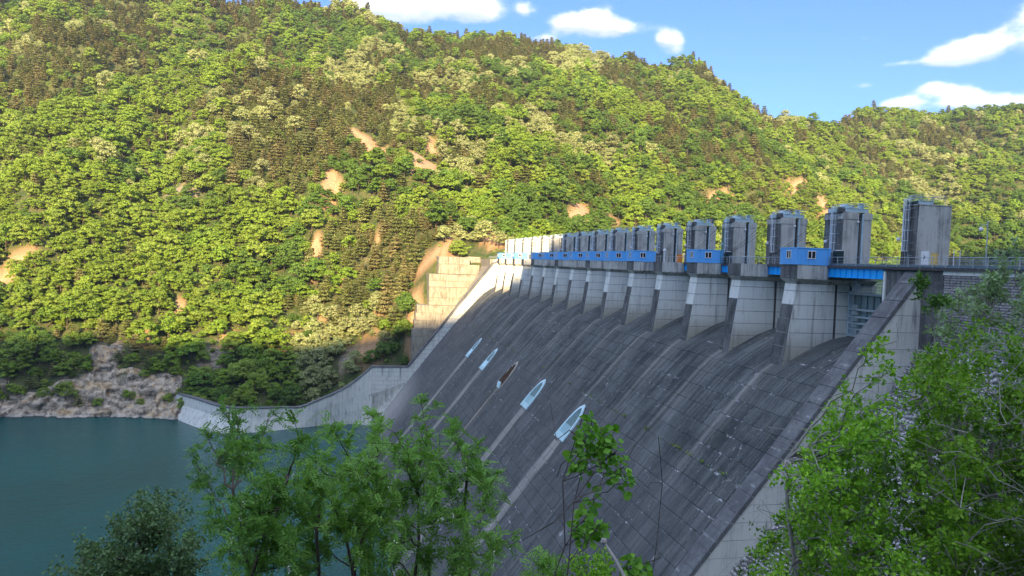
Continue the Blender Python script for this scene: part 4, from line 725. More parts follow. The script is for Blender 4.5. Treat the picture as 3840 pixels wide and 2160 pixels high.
# far training wall
TF=[(62.6,1.05),(60.3,.9),(45.4,-18.2),(30.5,-37.4),(23.9,-45.9),(23.4,-46.2),(9,-46.6),(8.9,-72)]
FW=empty('far_training_wall',(45,YE+1.3,-25),'pale concrete side wall with a dark top edge descending the far end of the spillway','wall')
b=MB()
for i in range(len(lz)-1):
    z1,z0=lz[i],lz[i+1]
    if z0<-72: break
    if z1>-46:
        a1,a0=interp(TF,z1),interp(TF,max(z0,-46)); b.prism([(a1+.3,z1),(74,z1),(74,z0),(a0+.3,z0)],'y',YE+.08,YE+2.5)
    else: b.prism([(9,z1),(50,z1),(50,z0),(9,z0)],'y',YE+.08,YE+2.5)
rel(b.build('core',M['joint'],None),FW)
for i in range(len(lz)-1):
    z1,z0=lz[i]-.03,lz[i+1]+.03
    if z0<-71: break
    a1,a0=(interp(TF,z1),interp(TF,z0)) if z0>-46 else (9.2,9.2)
    if z1>-46>z0: a1=interp(TF,z1); a0=a1-1
    c1=max(a1+7,min(70,xof(max(z1,-80))+4)); n=max(1,int((c1-a1)/4)); off=(.5 if i%2 else 0)
    ed=[a1]+[a1+(q+off)*(c1-a1)/n for q in range(1,n)]+[c1]
    for q in range(len(ed)-1):
        xa,xb=ed[q],ed[q+1]; xl0=a0 if q==0 else xa
        bb=MB(); bb.prism([(xa+.03,z1),(xb-.03,z1),(xb-.03,z0),(xl0+.03,z0)],'y',YE,YE+2.6); rel(bb.build('lift',M['wallc'],None),FW)
for i in range(24):
    z1=1.06-1.95*i; z0=z1-1.93
    if z0<-46.5: break
    x1,x0=interp(TF,z1),interp(TF,z0); u=Vector((x1-x0,0,z1-z0)).normalized(); nn=Vector((-u.z,0,u.x)); A,B=Vector((x0,0,z0))+u*.03,Vector((x1,0,z1)); P=[]
    for h in (-.5,.15):
        for q,yv in ((A,YE-.25),(B,YE-.25),(B,YE+2.8),(A,YE+2.8)): v=q+nn*h; P.append((v.x,yv,v.z))
    bb=MB(); bb.poly(P,[(0,1,2,3),(4,5,6,7)[::-1],(0,1,5,4),(1,2,6,5),(2,3,7,6),(3,0,4,7)]); rel(bb.build('coping_slab',M['cap'],None),FW)
bb=MB(); bb.box(8.6,24,YE-.25,YE+2.4,-46.4,-45.9); rel(bb.build('coping_slab',M['cap'],None),FW)
# curved stilling-pool wall
TP=[(-73.5,341,-61.0),(-72.3,338.4,-61.1),(-59.7,319.5,-60.4),(-47.1,305.0,-60.7),(-37.2,303.7,-60.9),(-25.7,308.5,-61.6),(-18.7,311.0,-61.9),(-11.5,312.8,-59.2),(-3.2,315,-55.8),(3.2,316.6,-51.6),(9.2,317.3,-46.2)]
BP=[(-78.5,341,-71),(-75.8,337,-71),(-56.5,309.2,-71),(-47,301.5,-71),(-37.8,302,-71),(-25.3,306.6,-71),(-18.6,310.4,-71),(-12.6,313.2,-71),(-5.4,315.3,-71),(2.6,316.6,-71),(9.2,317.2,-71)]
def cr_(L,n):
    L=[Vector(p) for p in L]; out=[]
    for i in range(len(L)-1):
        a,b_,c_,d_=L[max(i-1,0)],L[i],L[i+1],L[min(i+2,len(L)-1)]
        for q in range(n):
            t_=q/n; out.append(.5*((2*b_)+(c_-a)*t_+(2*a-5*b_+4*c_-d_)*t_*t_+(3*b_-a-3*c_+d_)*t_**3))
    return out+[L[-1]]
T2,B2=cr_(TP,3),cr_(BP,3)
CW=empty('curved_pool_wall',(-30,306,-66),'curved streaked concrete wall standing in the water along the far bank','wall')
def back(i,L,w_):
    a,b_=L[max(i-1,0)],L[min(i+1,len(L)-1)]; d_=(b_-a); d_.z=0; d_.normalize(); return Vector((-d_.y,d_.x,0))*w_
for i in range(len(T2)-1):
    R_=3
    for r in range(R_):
        f1,f0=[0,.36,.68,1][r],[0,.36,.68,1][r+1]
        bulge=lambda f:.0 if f<.3 else 0
        a1,b1=T2[i].lerp(B2[i],f1),T2[i+1].lerp(B2[i+1],f1); a0,b0=T2[i].lerp(B2[i],f0),T2[i+1].lerp(B2[i+1],f0)
        if r==0 and i<22:      # upright parapet, splayed apron below
            k=.75; a0=T2[i].lerp(Vector((B2[i].x,B2[i].y,T2[i].z)),f0*(1-k))+Vector((0,0,(B2[i].z-T2[i].z)*f0)); b0=T2[i+1].lerp(Vector((B2[i+1].x,B2[i+1].y,T2[i+1].z)),f0*(1-k))+Vector((0,0,(B2[i+1].z-T2[i+1].z)*f0))
        if r>0 and i<22:
            k=.75; 
            def sp(T_,B_,f): g=(.36*(1-k))+(f-.36)/.64*(1-.36*(1-k)); return Vector((T_.x+(B_.x-T_.x)*g,T_.y+(B_.y-T_.y)*g,T_.z+(B_.z-T_.z)*f))
            a1,b1,a0,b0=sp(T2[i],B2[i],f1),sp(T2[i+1],B2[i+1],f1),sp(T2[i],B2[i],f0),sp(T2[i+1],B2[i+1],f0)
        w_=back(i,T2,1.6); e=(b1-a1).normalized()*.03; ez=Vector((0,0,.03))
        P=[a0+e+ez,b0-e+ez,b1-e-ez,a1+e-ez]; Q=[p+w_ for p in P]
        bb=MB(); bb.poly([tuple(p) for p in P+Q],[(0,1,2,3),(7,6,5,4),(0,4,5,1),(1,5,6,2),(2,6,7,3),(3,7,4,0)]); rel(bb.build('wall_block',M['wallc'],None),CW)
    w_=back(i,T2,2.0); w0=back(i,T2,-.25); a,b_=T2[i],T2[i+1]; P=[a+w0,b_+w0,b_+w_,a+w_]; Q=[p+Vector((0,0,.45)) for p in P]; P=[p-Vector((0,0,.0)) for p in P]
    bb=MB(); bb.poly([tuple(p) for p in P+Q],[(3,2,1,0),(4,5,6,7),(0,1,5,4),(1,2,6,5),(2,3,7,6),(3,0,4,7)]); rel(bb.build('coping_slab',M['cap'],None),CW)
# pale apron fillet in the corner
ap=[Vector(q) for q in [(-3,316.2,-71),(2.6,315.8,-71),(6.3,313.6,-71),(8.8,311,-71),(10.2,307.5,-71),(10.6,301,-71),(10.0,292,-71)]]
tp_=[Vector(q) for q in [(8,317.0,-58),(17,317.3,-55),(21.5,317.4,-53),(23.4,317.0,-53.2),(23.0,314,-54.2),(21.5,308,-56),(18.5,298,-59.7)]]
A2,T3=cr_(ap,3),cr_(tp_,3); V=[];F=[];nr=8
for i in range(len(A2)):
    for r in range(nr+1): 
        f=r/nr; q=T3[i].lerp(A2[i],f); q+=Vector((-.5,-.9,-.2))*math.sin(f*math.pi)*-1.6; q.y=min(q.y,317.4); V.append(tuple(q))
for i in range(len(A2)-1):
    for r in range(nr): a=i*(nr+1)+r; F.append((a,a+1,a+nr+2,a+nr+1))
m=concrete('apron_concrete',(.56,.53,.46),(.24,.225,.20),.0,1.2,0,.6)
o=place('corner_apron',meshdata('corner_apron',V,F,[m],smooth=True)); tag(o,'bleached curved concrete apron in the far corner at the waterline','apron')
# stepped far abutment
AB=empty('stepped_abutment',(45,330,-15),'sunlit stepped concrete blocks against the mountainside at the far end','abutment')
def blk(x0,x1,z0,z1,y,d=14,slant=0,nx_=3,name='block'):
    for q in range(nx_):
        xa,xb=x0+(x1-x0)*q/nx_,x0+(x1-x0)*(q+1)/nx_
        bb=MB(); bb.hexa([(xa+.04,y,z0+.04),(xb-.04,y,z0+.04),(xb-.04,y+d,z0+.04),(xa+.04,y+d,z0+.04),(xa+.04,y+.25,z1-.04),(xb-.04,y+.25,z1-.04),(xb-.04,y+d,z1-.04),(xa+.04,y+d,z1-.04)]); rel(bb.build(name,M['abut'],None),AB)
blk(37.8,52,-2.2,1.2,339,16,0,3); blk(52,58,-4,1.6,345,10,0,1)
blk(37.4,56,-6.6,-2.2,335.5,18,0,4); blk(33.0,54.5,-9.7,-6.7,331.6,18,0,5); blk(33.0,54.5,-12.4,-9.7,331.2,18,0,4)
blk(32.8,51,-17.0,-12.4,327.8,18,0,3); blk(32.8,50,-20.2,-17.0,327.3,18,0,3)
blk(27.5,46,-23.5,-20.2,324.6,18,0,5); blk(27.0,44,-26.9,-23.5,324.2,18,0,4); blk(26.5,42,-30.4,-26.9,323.8,18,0,4)
blk(25.5,38,-33.6,-30.4,321.6,18,0,3); blk(25.5,36,-38.5,-33.6,321.2,18,0,3); blk(25.5,34,-46,-38.5,320.8,14,0,1)
rel(MB().prism([(33.5,-12.4),(36.2,-12.4),(50.5,-.8),(50.5,-2.2)],'y',331.0,331.1).build('slanting_rib',M['cap'],None),AB) if 0 else None
bb=MB(); bb.box(58,74,YE+2.6,384,-30,.75); bb.poly([(60.5,YE+2.6,.7),(60.5,384,.7),(30,384,-39),(30,YE+2.6,-39),(74,YE+2.6,-39),(74,384,-39)],[(0,1,2,3)][::1]); rel(bb.build('crest_body',M['abut'],None),AB)
# ---------------------------------------------------------------- railings and small things on the crest
def railing(x0,y0,x1,y1,z,label,n=None,h=1.1,lattice=False):
    L=math.hypot(x1-x0,y1-y0); n=n or max(1,round(L/1.85)); RL=empty('railing',(x0,y0,z),label,'railing','crest railings'); P=lambda f,h_: ((x1-x0)*f,(y1-y0)*f,h_)
    b=MB(); b.tube([P(0,h),P(1,h)],.04,5); b.build('top_rail',M['galv'],RL)
    for hh in ((.72,.34) if not lattice else (.92,.3)): 
        b=MB(); b.tube([P(0,hh),P(1,hh)],.024,4); b.build('mid_rail',M['galv'],RL)
    pm=None
    for i in range(n+1):
        if pm is None: b=MB(); b.box(-.035,.035,-.035,.035,0,h); o_=b.build('post',M['galv'],RL); pm=o_.data
        else: o_=place('post',pm,RL)
        o_.location=P(i/n,0)
    if lattice:
        b=MB(); k=int(L/.19)
        for i in range(k): b.tube([P((i+.5)/k,.3),P((i+.5)/k,.92)],.016,3,cap=False)
        b.build('bars',M['galv'],RL)
    return RL
railing(62.75,60-18,62.75,Y0+14.9,1.1,'long pale metal railing on the crest right of the closest cabin',h=1.12)
railing(70.3,30,70.3,Y0+14,1.1,'barred railing on the reservoir side of the roadway, right of the end tower',lattice=True)
for k,lb in ((2,'metal railing round the bare head of the second pier'),(4,'metal railing round the fourth pier head beside the orange box'),(12,'sunlit railing on the bare twelfth pier head'),(14,'sunlit railing on the bare pier head left of the second-last cabin')):
    y=Y0+15*k; railing(58.35,y+.1,58.35,y+4.0,1.07,lb+', downstream side',n=3); railing(58.35,y+.1,62.7,y+.1,1.07,lb+', flank side',n=3)
for k in (1,2,3,4):
    y=Y0+15*k+4.2
    if k in (1,2,3): railing(62.75,y,62.75,y+10.7,1.1,f'metal railing over the gap beyond the {ORD[k-1]} pier head')
railing(62.6,YE+3,62.6,375,1.1,'thin sunlit railing at the far end of the dam')
b=MB(); b.box(62.95,63.2,Y0-30,Y0+14.9,1.104,1.36); o=b.build('kerb',plain('blue_grey_kerb',(.16,.24,.28),.6,var=.1)); tag(o,'low blue-grey kerb behind the near crest railing','kerb')
b=MB(); b.box(62.2,71.5,-30,Y0+.6,.76,1.10); o=b.build('crest_road',M['deckc']); tag(o,'dark slab of the crest road above the masonry wall','road slab')
# end-tower signs
o=empty('notice_board',(64.3,74.15,1.1),'white upright board with a small dark bird emblem at the foot of the end tower','sign')
b=MB(); b.box(0,.12,0,1.13,0,1.9); b.build('board',M['white'],o)
b=MB(); b.poly([(-.01,.35,1.15),(-.01,.6,1.35),(-.01,.8,1.5),(-.01,.66,1.28),(-.01,.62,1.12),(-.01,.35,1.22),(-.01,.5,1.05),(-.01,.8,1.0)],[(0,1,2,3),(0,3,4,5),(3,6,7)]); b.build('bird_emblem',M['black'],o)
b=MB(); b.box(64.3,64.6,73.05,73.75,1.1,2.78); o=b.build('yellow_cabinet',M['yellow']); tag(o,'faded yellow cabinet right of the white board','cabinet')
for y,l_ in ((70.76,'left'),(69.9,'right')):
    b=MB(); b.tube([(64.6,y,1.1),(64.6,y,3.02)],.05,6); b.tube([(64.6,y,3.0),(64.6,y,3.08)],.07,6); o=b.build('white_post',M['white']); tag(o,f'{l_} one of two slim white posts right of the end tower','post','pair of white posts')
o=empty('street_lamp',(66,67.9,1.1),'grey street lamp with one globe on a side arm, right of the towers','street lamp')
b=MB(); b.tube([(0,0,0),(0,0,.25)],.14,8); b.tube([(0,0,.2),(0,0,4.95)],[.075,.045],8); b.build('pole',M['galv'],o)
b=MB(); b.tube([(0,0,4.75),(0,.9,4.8)],.025,5); b.tube([(0,0,4.3),(0,.35,4.75)],.015,4); b.tube([(0,.86,4.8),(0,.86,4.5)],.05,6); b.tube([(0,-.2,4.75),(0,0,4.75)],.02,4); b.build('arm',M['galv'],o)
b=MB(); b.ball((0,.86,4.28),.24,12); b.build('globe',M['white'],o)
b=MB(); b.ball((0,0,5.02),.10,8); b.build('finial',M['galv'],o)
for (x,y,z),l_ in (((63.9,Y0+14.3,1.1),'dark green tank with a white lid right of the closest cabin'),((63.9,Y0+44.6,1.1),'dark tank with a white lid right of the detached middle cabin')):
    o=empty('water_tank',(x,y,z),l_,'tank'); b=MB(); b.box(-.5,.5,-.2,.7,0,2.0); b.build('body',M['tank'],o); b=MB(); b.tube([(0,.2,2.0),(0,.2,2.12)],.45,12); b.build('lid',M['white'],o)
    b=MB(); b.box(-.56,-.5,-.1,.2,.4,1.7); b.build('door',M['black'],o)
b=MB(); b.box(62.0,62.8,136.4,137.5,1.08,2.55); o=b.build('orange_box',M['orange']); tag(o,'bright orange box on the railed fourth pier head','box'); b=MB(); b.box(61.97,62.83,136.38,137.52,2.55,2.62); b.build('lid',M['orange'],o)
o=empty('dish_antenna',(63.3,136.6,1.1),'white dish on a post right of the orange box','antenna'); b=MB(); b.tube([(0,0,0),(0,0,1.2)],.04,6); b.build('post',M['galv'],o)
b=MB(); b.tube([(-.1,0,1.4),(.0,-.02,1.4),(.05,-.05,1.4)],[.5,.4,.1],14); b.build('dish',M['white'],o)
o=empty('globe_post_lamp',(58.95,136.3,1.07),'white globe lamp on a short post on the fourth pier head','lamp'); b=MB(); b.tube([(0,0,0),(0,0,2.0)],.09,8); b.build('post',M['lightsteel'],o); b=MB(); b.ball((0,0,2.25),.32,12); b.tube([(0,0,2.45),(0,0,2.62)],.14,8); b.build('globe',M['white'],o)
o=empty('lattice_mast',(62.65,120.4,1.1),'slim green lattice mast left of the third hoist tower','mast'); b=MB()
for a,c_ in ((-.25,-.25),(.25,-.25),(.25,.25),(-.25,.25)): b.tube([(a,c_,0),(a,c_,5.9)],.035,4)
b.build('legs',M['mast'],o); b=MB()
for i in range(9):
    s_=1 if i%2 else -1
    for y_ in (-.25,.25): b.tube([(-.25*s_,y_,.2+i*.63),(.25*s_,y_,.83+i*.63)],.022,3)
b.build('bracing',M['mast'],o)
b=MB(); b.box(63.2,64.0,Y0-2.3,Y0-1.4,1.1,1.35); o=b.build('hatch_cover',M['white']); tag(o,'small pale hatch at the head of the near side wall','hatch')
b=MB(); b.box(65.6,66.2,105.0,105.8,1.1,1.9); o=b.build('white_meter_box',M['white']); tag(o,'little white box behind the railing left of the nearest cabin','box')
b=MB(); b.ball((62.3,72.9,.95),.12,8); b.tube([(62.3,72.9,.9),(62.3,71.0,.86),(62.3,69.2,.86)],.04,5); o=b.build('wall_camera',M['white']); tag(o,'small white camera ball and pale conduit just under the road edge','camera')
# far end
o=empty('wire_cage',(54.8,372,1.0),'tall sunlit mesh fence enclosure on the far bank','fence'); b=MB()
for i in range(9): b.tube([(i*.8,0,0),(i*.8,0,4.9)],.06,4)
b.build('posts',M['yellow'],o); b=MB()
for z in (.1,1.6,3.2,4.8): b.tube([(0,0,z),(6.4,0,z)],.05,4)
for i in range(30): b.tube([(i*.22,0,.1),(i*.22,0,4.8)],.018,3,cap=False)
b.build('mesh',M['galv'],o)
o=empty('white_hut',(62.6,365,1.0),'small white hut left of the far-end cabin','hut'); b=MB(); b.box(0,3.3,0,2,0,1.7); b.build('walls',M['white'],o); b=MB(); b.prism([(-.15,1.7),(3.45,1.7),(2.6,2.0),(.7,2.0)],'y',-.15,2.15); b.build('roof',M['white'],o); b=MB(); b.box(1.2,2.2,-.04,-.0,.7,1.2); b.build('window',M['glass'],o)
for q,(x,y,z,w_,h_) in enumerate([(65.2,376,5.6,4.6,3.6),(69.6,374,3.5,2.2,3.0)]):
    b=MB(); 
    for xx in (0,w_/2,w_): b.tube([(xx,0,0),(xx,0,h_)],.07,4)
    b.tube([(0,0,h_),(w_,0,h_)],.07,4); b.tube([(0,0,h_*.5),(w_,0,h_*.5)],.05,4); ob=b.build('steel_frame',M['orange'] if 0 else M['yellow']); ob.location=(x,y,z-2.5); tag(ob,('larger' if q==0 else 'smaller')+' bare post-and-rail frame on the slope above the far end','frame')
# ---------------------------------------------------------------- foliage
def leafmat(name,c1,c2,c3=None,trans=.3,nsc=.9,rough=.6,world=.012):
    m,t,out=mat(name); g=t.node('ShaderNodeNewGeometry'); oi=t.node('ShaderNodeObjectInfo')
    c=t.mix(g.outputs['Random Per Island'],tuple(c1),tuple(c2))
    wv=t.noise(g.outputs['Position'],world,4,.6)
    f=t.m('ADD',t.m('MULTIPLY_ADD',oi.outputs['Random'],.34,.80),t.m('MULTIPLY',t.m('SUBTRACT',wv,.5),1.1))
    c=t.mix(1,c,t.comb(f,f,f),'MULTIPLY')
    if c3: c=t.mix(t.m('MULTIPLY',t.sm(t.m('FRACT',t.m('MULTIPLY',oi.outputs['Random'],7.31)),.35,1.0),.8),c,tuple(c3))
    b=t.node('ShaderNodeBsdfPrincipled'); t.set(b.inputs['Base Color'],c); b.inputs['Roughness'].default_value=rough; b.inputs['Specular IOR Level'].default_value=.25
    tr=t.node('ShaderNodeBsdfTranslucent'); t.set(tr.inputs['Color'],t.mix(1,c,(1.25,1.35,.5),'MULTIPLY'))
    mx=t.node('ShaderNodeMixShader'); mx.inputs[0].default_value=trans; t.l.new(b.outputs[0],mx.inputs[1]); t.l.new(tr.outputs[0],mx.inputs[2]); t.l.new(mx.outputs[0],out.inputs[0]); return m
M['bark']=plain('brown_bark',(.10,.075,.055),.95,var=.25,scale=3,streak=True)
M['pbark']=plain('reddish_pine_bark',(.12,.08,.055),.95,var=.2,scale=3)
M['gbark']=plain('grey_bark',(.30,.28,.24),.95,var=.3,scale=9)
M['dbark']=plain('dark_vine_bark',(.085,.068,.055),.95,var=.3,scale=9)
LEAFM=dict(
 bright=leafmat('bright_leaf',(.15,.255,.024),(.27,.365,.036),(.24,.33,.045)),
 mid=leafmat('mid_leaf',(.125,.225,.02),(.22,.33,.032),(.26,.34,.05)),
 dark=leafmat('deep_leaf',(.07,.15,.02),(.145,.245,.028),(.12,.21,.035)),
 pine=leafmat('pine_needles',(.13,.165,.04),(.25,.275,.08),(.29,.25,.10),trans=.12),
 pale=leafmat('pale_blossom_leaf',(.23,.29,.08),(.50,.50,.25),(.33,.38,.14)),
 dead=leafmat('dead_foliage',(.36,.20,.11),(.52,.32,.19),trans=.1))
def quads(C,N,S,asp,r):
    """one bent leaf-clump quad per centre C with normal N"""
    n=len(C); N=N/np.maximum(np.linalg.norm(N,axis=1,keepdims=True),1e-6)
    a=r.normal(size=(n,3)); a-=N*(a*N).sum(1,keepdims=True); a/=np.maximum(np.linalg.norm(a,axis=1,keepdims=True),1e-6); b=np.cross(N,a)
    S=S[:,None]; A=a*S; B=b*S*asp
    j=lambda:1+r.uniform(-.25,.25,(n,1))
    V=np.stack([C-A*j()-B*.35*j(),C-A*.1+B*-1*j(),C+A*j()+B*.2*j(),C+A*.1+B*j()],1).reshape(-1,3)
    F=np.arange(4*n).reshape(-1,4); return V,F
def crown_broad(seed,H=10,Rd=4.6,nc=34,per=52,ls=.36,flat=.62):
    r=np.random.default_rng(seed); C=[];N=[]
    cs=[]
    for i in range(nc):
        a=r.uniform(0,2*np.pi); h=r.uniform(0,1); rad=Rd*math.sqrt(max(.05,1-(h*1.15-.22)**2))*r.uniform(.35,.95) if h<.93 else Rd*.2
        z=H*(.36+.56*h); cs.append((rad*math.cos(a),rad*math.sin(a),z,r.uniform(.85,1.75)*Rd/4.6))
    for x,y,z,q in cs:
        d=r.normal(size=(per,3)); d[:,2]=np.abs(d[:,2])*.9-.25; d/=np.linalg.norm(d,axis=1,keepdims=True)
        C.append(np.array([x,y,z])+d*np.array([q,q,q*flat])*r.uniform(.75,1.05,(per,1))); N.append(d+np.array([0,0,.5])+r.normal(size=(per,3))*.35)
    C=np.concatenate(C);N=np.concatenate(N); return quads(C,N,r.uniform(.7,1.3,len(C))*ls,.75,r)
def crown_pine(seed,H=12,Rd=4.5,tiers=8,ls=.46):
    r=np.random.default_rng(seed); C=[];N=[]
    lean=r.uniform(-.6,.6,2)
    for i in range(tiers):
        h=i/(tiers-1); z=H*(.25+.66*h); rr_=Rd*(1-h**1.9*.72)*r.uniform(.7,1.1); k=int(7-3*h)
        a0=r.uniform(0,6.28)
        for j in range(k):
            a=a0+j*2*np.pi/k+r.uniform(-.4,.4); L=rr_*r.uniform(.55,1.05); n=38
            tt_=r.uniform(.25,1,n); wd=.75*r.normal(size=n)*(.5+.5*tt_)
            x=np.cos(a)*L*tt_-np.sin(a)*wd; y=np.sin(a)*L*tt_+np.cos(a)*wd
            C.append(np.stack([x+lean[0]*h,y+lean[1]*h,z+.10*L*tt_+r.normal(size=n)*.22],1)); N.append(np.stack([np.cos(a)*.35+r.normal(size=n)*.35,np.sin(a)*.35+r.normal(size=n)*.35,np.ones(n)],1))
    C=np.concatenate(C);N=np.concatenate(N); return quads(C,N,r.uniform(.7,1.35,len(C))*ls,.5,r)
def trunk_mb(H,r0,seed,limbs=5,pine=False):
    rs=random.Random(seed); b=MB(); b.tube([(0,0,-1.5),(rs.uniform(-.2,.2),rs.uniform(-.2,.2),H*.4),(rs.uniform(-.4,.4),rs.uniform(-.4,.4),H*(.93 if pine else .7))],[r0,r0*.75,r0*.2],5)
    for i in range(limbs):
        a=rs.uniform(0,6.28); z=H*rs.uniform(.3,.6); L=rs.uniform(1.8,3.2); b.tube([(0,0,z),(math.cos(a)*L*.5,math.sin(a)*L*.5,z+L*.35),(math.cos(a)*L,math.sin(a)*L,z+L*.6)],[r0*.4,r0*.25,r0*.08],3)
    return b
PROT={}
def proto(key,VF,tb,lm,bm): 
    cm=meshdata(key+'_crown',VF[0],VF[1],[LEAFM[lm]]); tm=meshdata(key+'_trunk',tb.V,tb.F,[bm]); PROT[key]=(cm,tm)
NVB=6
for v in range(6):
    for lm in ('bright','mid','dark'):
        proto(f'{lm}{v}',crown_broad(10+v+{'bright':0,'mid':20,'dark':40}[lm],H=[10,9,12,8.5,7.5,11][v],Rd=[4.6,5.4,4.1,4.4,3.6,5.0][v]),trunk_mb(10,.2,v),lm,M['bark'])
    if v>3: continue
    proto(f'pine{v}',crown_pine(70+v,H=[11,9.5,12,8.5][v],Rd=[4.2,4.6,4.0,4.4][v],tiers=[6,5,7,5][v]),trunk_mb(12,.22,v,6,True),'pine',M['pbark'])
    proto(f'pale{v}',crown_broad(90+v,H=[10,9,11,9.5][v],Rd=4.5,nc=34,per=50,flat=.8,ls=.32),trunk_mb(9,.2,v),'pale',M['bark'])
proto('dead0',crown_pine(99,9,3.2,6),trunk_mb(9,.2,2,6,True),'dead',M['pbark'])
# scatter over the mountainside
w_cell=np.clip(TR[:-1,:-1],0,None)*np.hypot(np.hypot(np.diff(TR,axis=0)[:,:-1],np.diff(TZ,axis=0)[:,:-1]),.3); 
wt=w_cell*(AZ[None,:-1]>-26)*(AZ[None,:-1]<51)
rowmax=int(MR*.93); wt[rowmax:]=0; wt[:3]*=1
NC=95000; pr=(wt/wt.sum()).ravel(); idx=rng.choice(len(pr),NC,p=pr); fi=idx//(NA-1)+rng.random(NC); fj=idx%(NA-1)+rng.random(NC)
x,y,z,r=tsample(fi,fj); so,ro=patchmask(x,y)
ok=np.ones(NC,bool)
ok&=~((so>.5)&(rng.random(NC)<.94)); ok&=~((ro>.5)&(rng.random(NC)<.90))
ok&=z>np.where(x>20,-60,-67.5)
inab=(x>20)&(x<78)&(y>300)&(y<352)&(np.degrees(np.arctan2(x,y))>4.4)&(z<3)
ok&=~inab; ok&=~((x>50)&(x<80)&(y<392)&(z<6)); ok&=(y>319)
szn=fbm(x/40,y/40,3,55); size=(.5+.85*rng.random(NC)**1.3)*(.8+.5*szn)*np.where(z<-25,.86,1)
size*=np.clip(1-(ro>.1)*.3-(so>.15)*.3,.4,1)
keepi=[]; grid={}
order=np.arange(NC)
for i in order:
    if not ok[i]: continue
    s_=(4.0 if z[i]<-15 else 4.25)*size[i]*(.95 if r[i]<520 else 1.05); gx,gy=int(x[i]//6.5),int(y[i]//6.5); bad=False
    for a in (-1,0,1):
        for b_ in (-1,0,1):
            for (px,py,ps) in grid.get((gx+a,gy+b_),()):
                dd=(px-x[i])**2+(py-y[i])**2
                if dd<((s_+ps)*.5)**2*.95: bad=True;break
            if bad: break
        if bad: break
    if bad: continue
    grid.setdefault((gx,gy),[]).append((x[i],y[i],s_)); keepi.append(i)
ki=np.array(keepi); x,y,z,r,size=x[ki],y[ki],z[ki],r[ki],size[ki]; n=len(ki); az=np.degrees(np.arctan2(x,y))
print('hill trees',n)
pn=fbm(x/55,y/55,4,61)+.10*np.exp(-((az-3)/7)**2)*(z>-15)*(z<150)+rng.normal(0,.09,n)+.05*(z>150)-.10*(az<-12)*(z<40)
bn=fbm(x/70,y/70,3,71)+rng.normal(0,.07,n)+.25*np.exp(-((az+20)/5)**2)*np.exp(-((z-175)/60)**2)+.17*np.exp(-((az+8)/6)**2)*np.exp(-((z-170)/30)**2)+.06*(z>150)*(az>0)-.12*(z<70)
yn=fbm(x/45,y/45,3,81)+rng.normal(0,.10,n)+.10*(az<-5)*(z<110)
kind=np.where(yn>.57,0,np.where(yn>.42,1,2)); kind=np.where(pn>.595,3,kind); kind=np.where((bn>.66)&(pn<.63),4,kind)
KN=['bright','mid','dark','pine','pale']
var=np.where(kind<3,rng.integers(0,6,n),rng.integers(0,4,n)); rot=rng.random(n)*6.283; tz=size*rng.uniform(.85,1.15,n)
px_=1920+FPX*np.tan(np.radians(az-12)); inview=(px_>-40)&(px_<3880)
key=r+np.where(inview,0,900)+np.where((x>45)&(z<-2),900,0)+np.where(az>12,120,0)
fam={'broad':(0,1,2),'pine':(3,),'pale':(4,)}; INFO={'broad':('broadleaf_tree','tree'),'pine':('pine_tree','pine tree'),'pale':('blossoming_tree','tree')}
single={}
land=[(-40,-17,'above bare rocky shore'),(-17,-9,'left of curved wall'),(-9,-3,'above curved pool wall'),(-3,2,'behind curved wall end'),(2,6.5,'beside stepped abutment'),(6.5,12,'behind far cabins'),(12,20,'behind far towers'),(20,30,'behind middle towers'),(30,60,'behind nearest towers')]
dead_i=int(np.argmin(np.hypot(x+37.4,y-422.7)))
tone={0:'bright yellow-green leafy tree',1:'mid-green leafy tree',2:'deep green leafy tree',3:'olive-brown layered pine',4:'cream-flecked blossoming tree'}
for fn,ks in fam.items():
    m_=np.isin(kind,ks); ids=np.where(m_)[0]; ids=ids[np.argsort(key[ids])][:300]
    if dead_i not in ids and fn=='pine': ids=np.r_[ids[:-1],dead_i]
    if fn!='pine': ids=ids[ids!=dead_i]
    ids=ids[key[ids]<1600]; single[fn]=ids
    buckets={}
    for i in ids:
        zb=0 if z[i]<-38 else (1 if z[i]<-5 else (2 if z[i]<45 else 3)); lb=[q[2] for q in land if q[0]<=az[i]<q[1]][0]; buckets.setdefault((kind[i],zb,lb),[]).append(i)
    for (kd,zb,lb),L in buckets.items():
        L.sort(key=lambda i:az[i])
        for c_,i in enumerate(L):
            kk=KN[kd]+str(var[i]); 
            hb=['in shade','on low slope','halfway uphill','high uphill'][zb]
            lab=f"{ORD[c_]} {tone[kd]} from the left {hb} {lb}" if len(L)>1 else f'only {tone[kd]} {hb} {lb}'
            if i==dead_i: kk='dead0'; lab='single pinkish-brown withered tree low on the green slope'
            E_=bpy.data.objects.new(INFO[fn][0],None); E_.location=(x[i],y[i],z[i]-.4); E_.rotation_euler=(0,0,rot[i]); E_.scale=(size[i],size[i],tz[i]); link(E_); tag(E_,lab,INFO[fn][1],INFO[fn][0].replace('_',' ')+'s on the mountainside')
            place('crown',PROT[kk][0],E_); place('trunk',PROT[kk][1],E_)
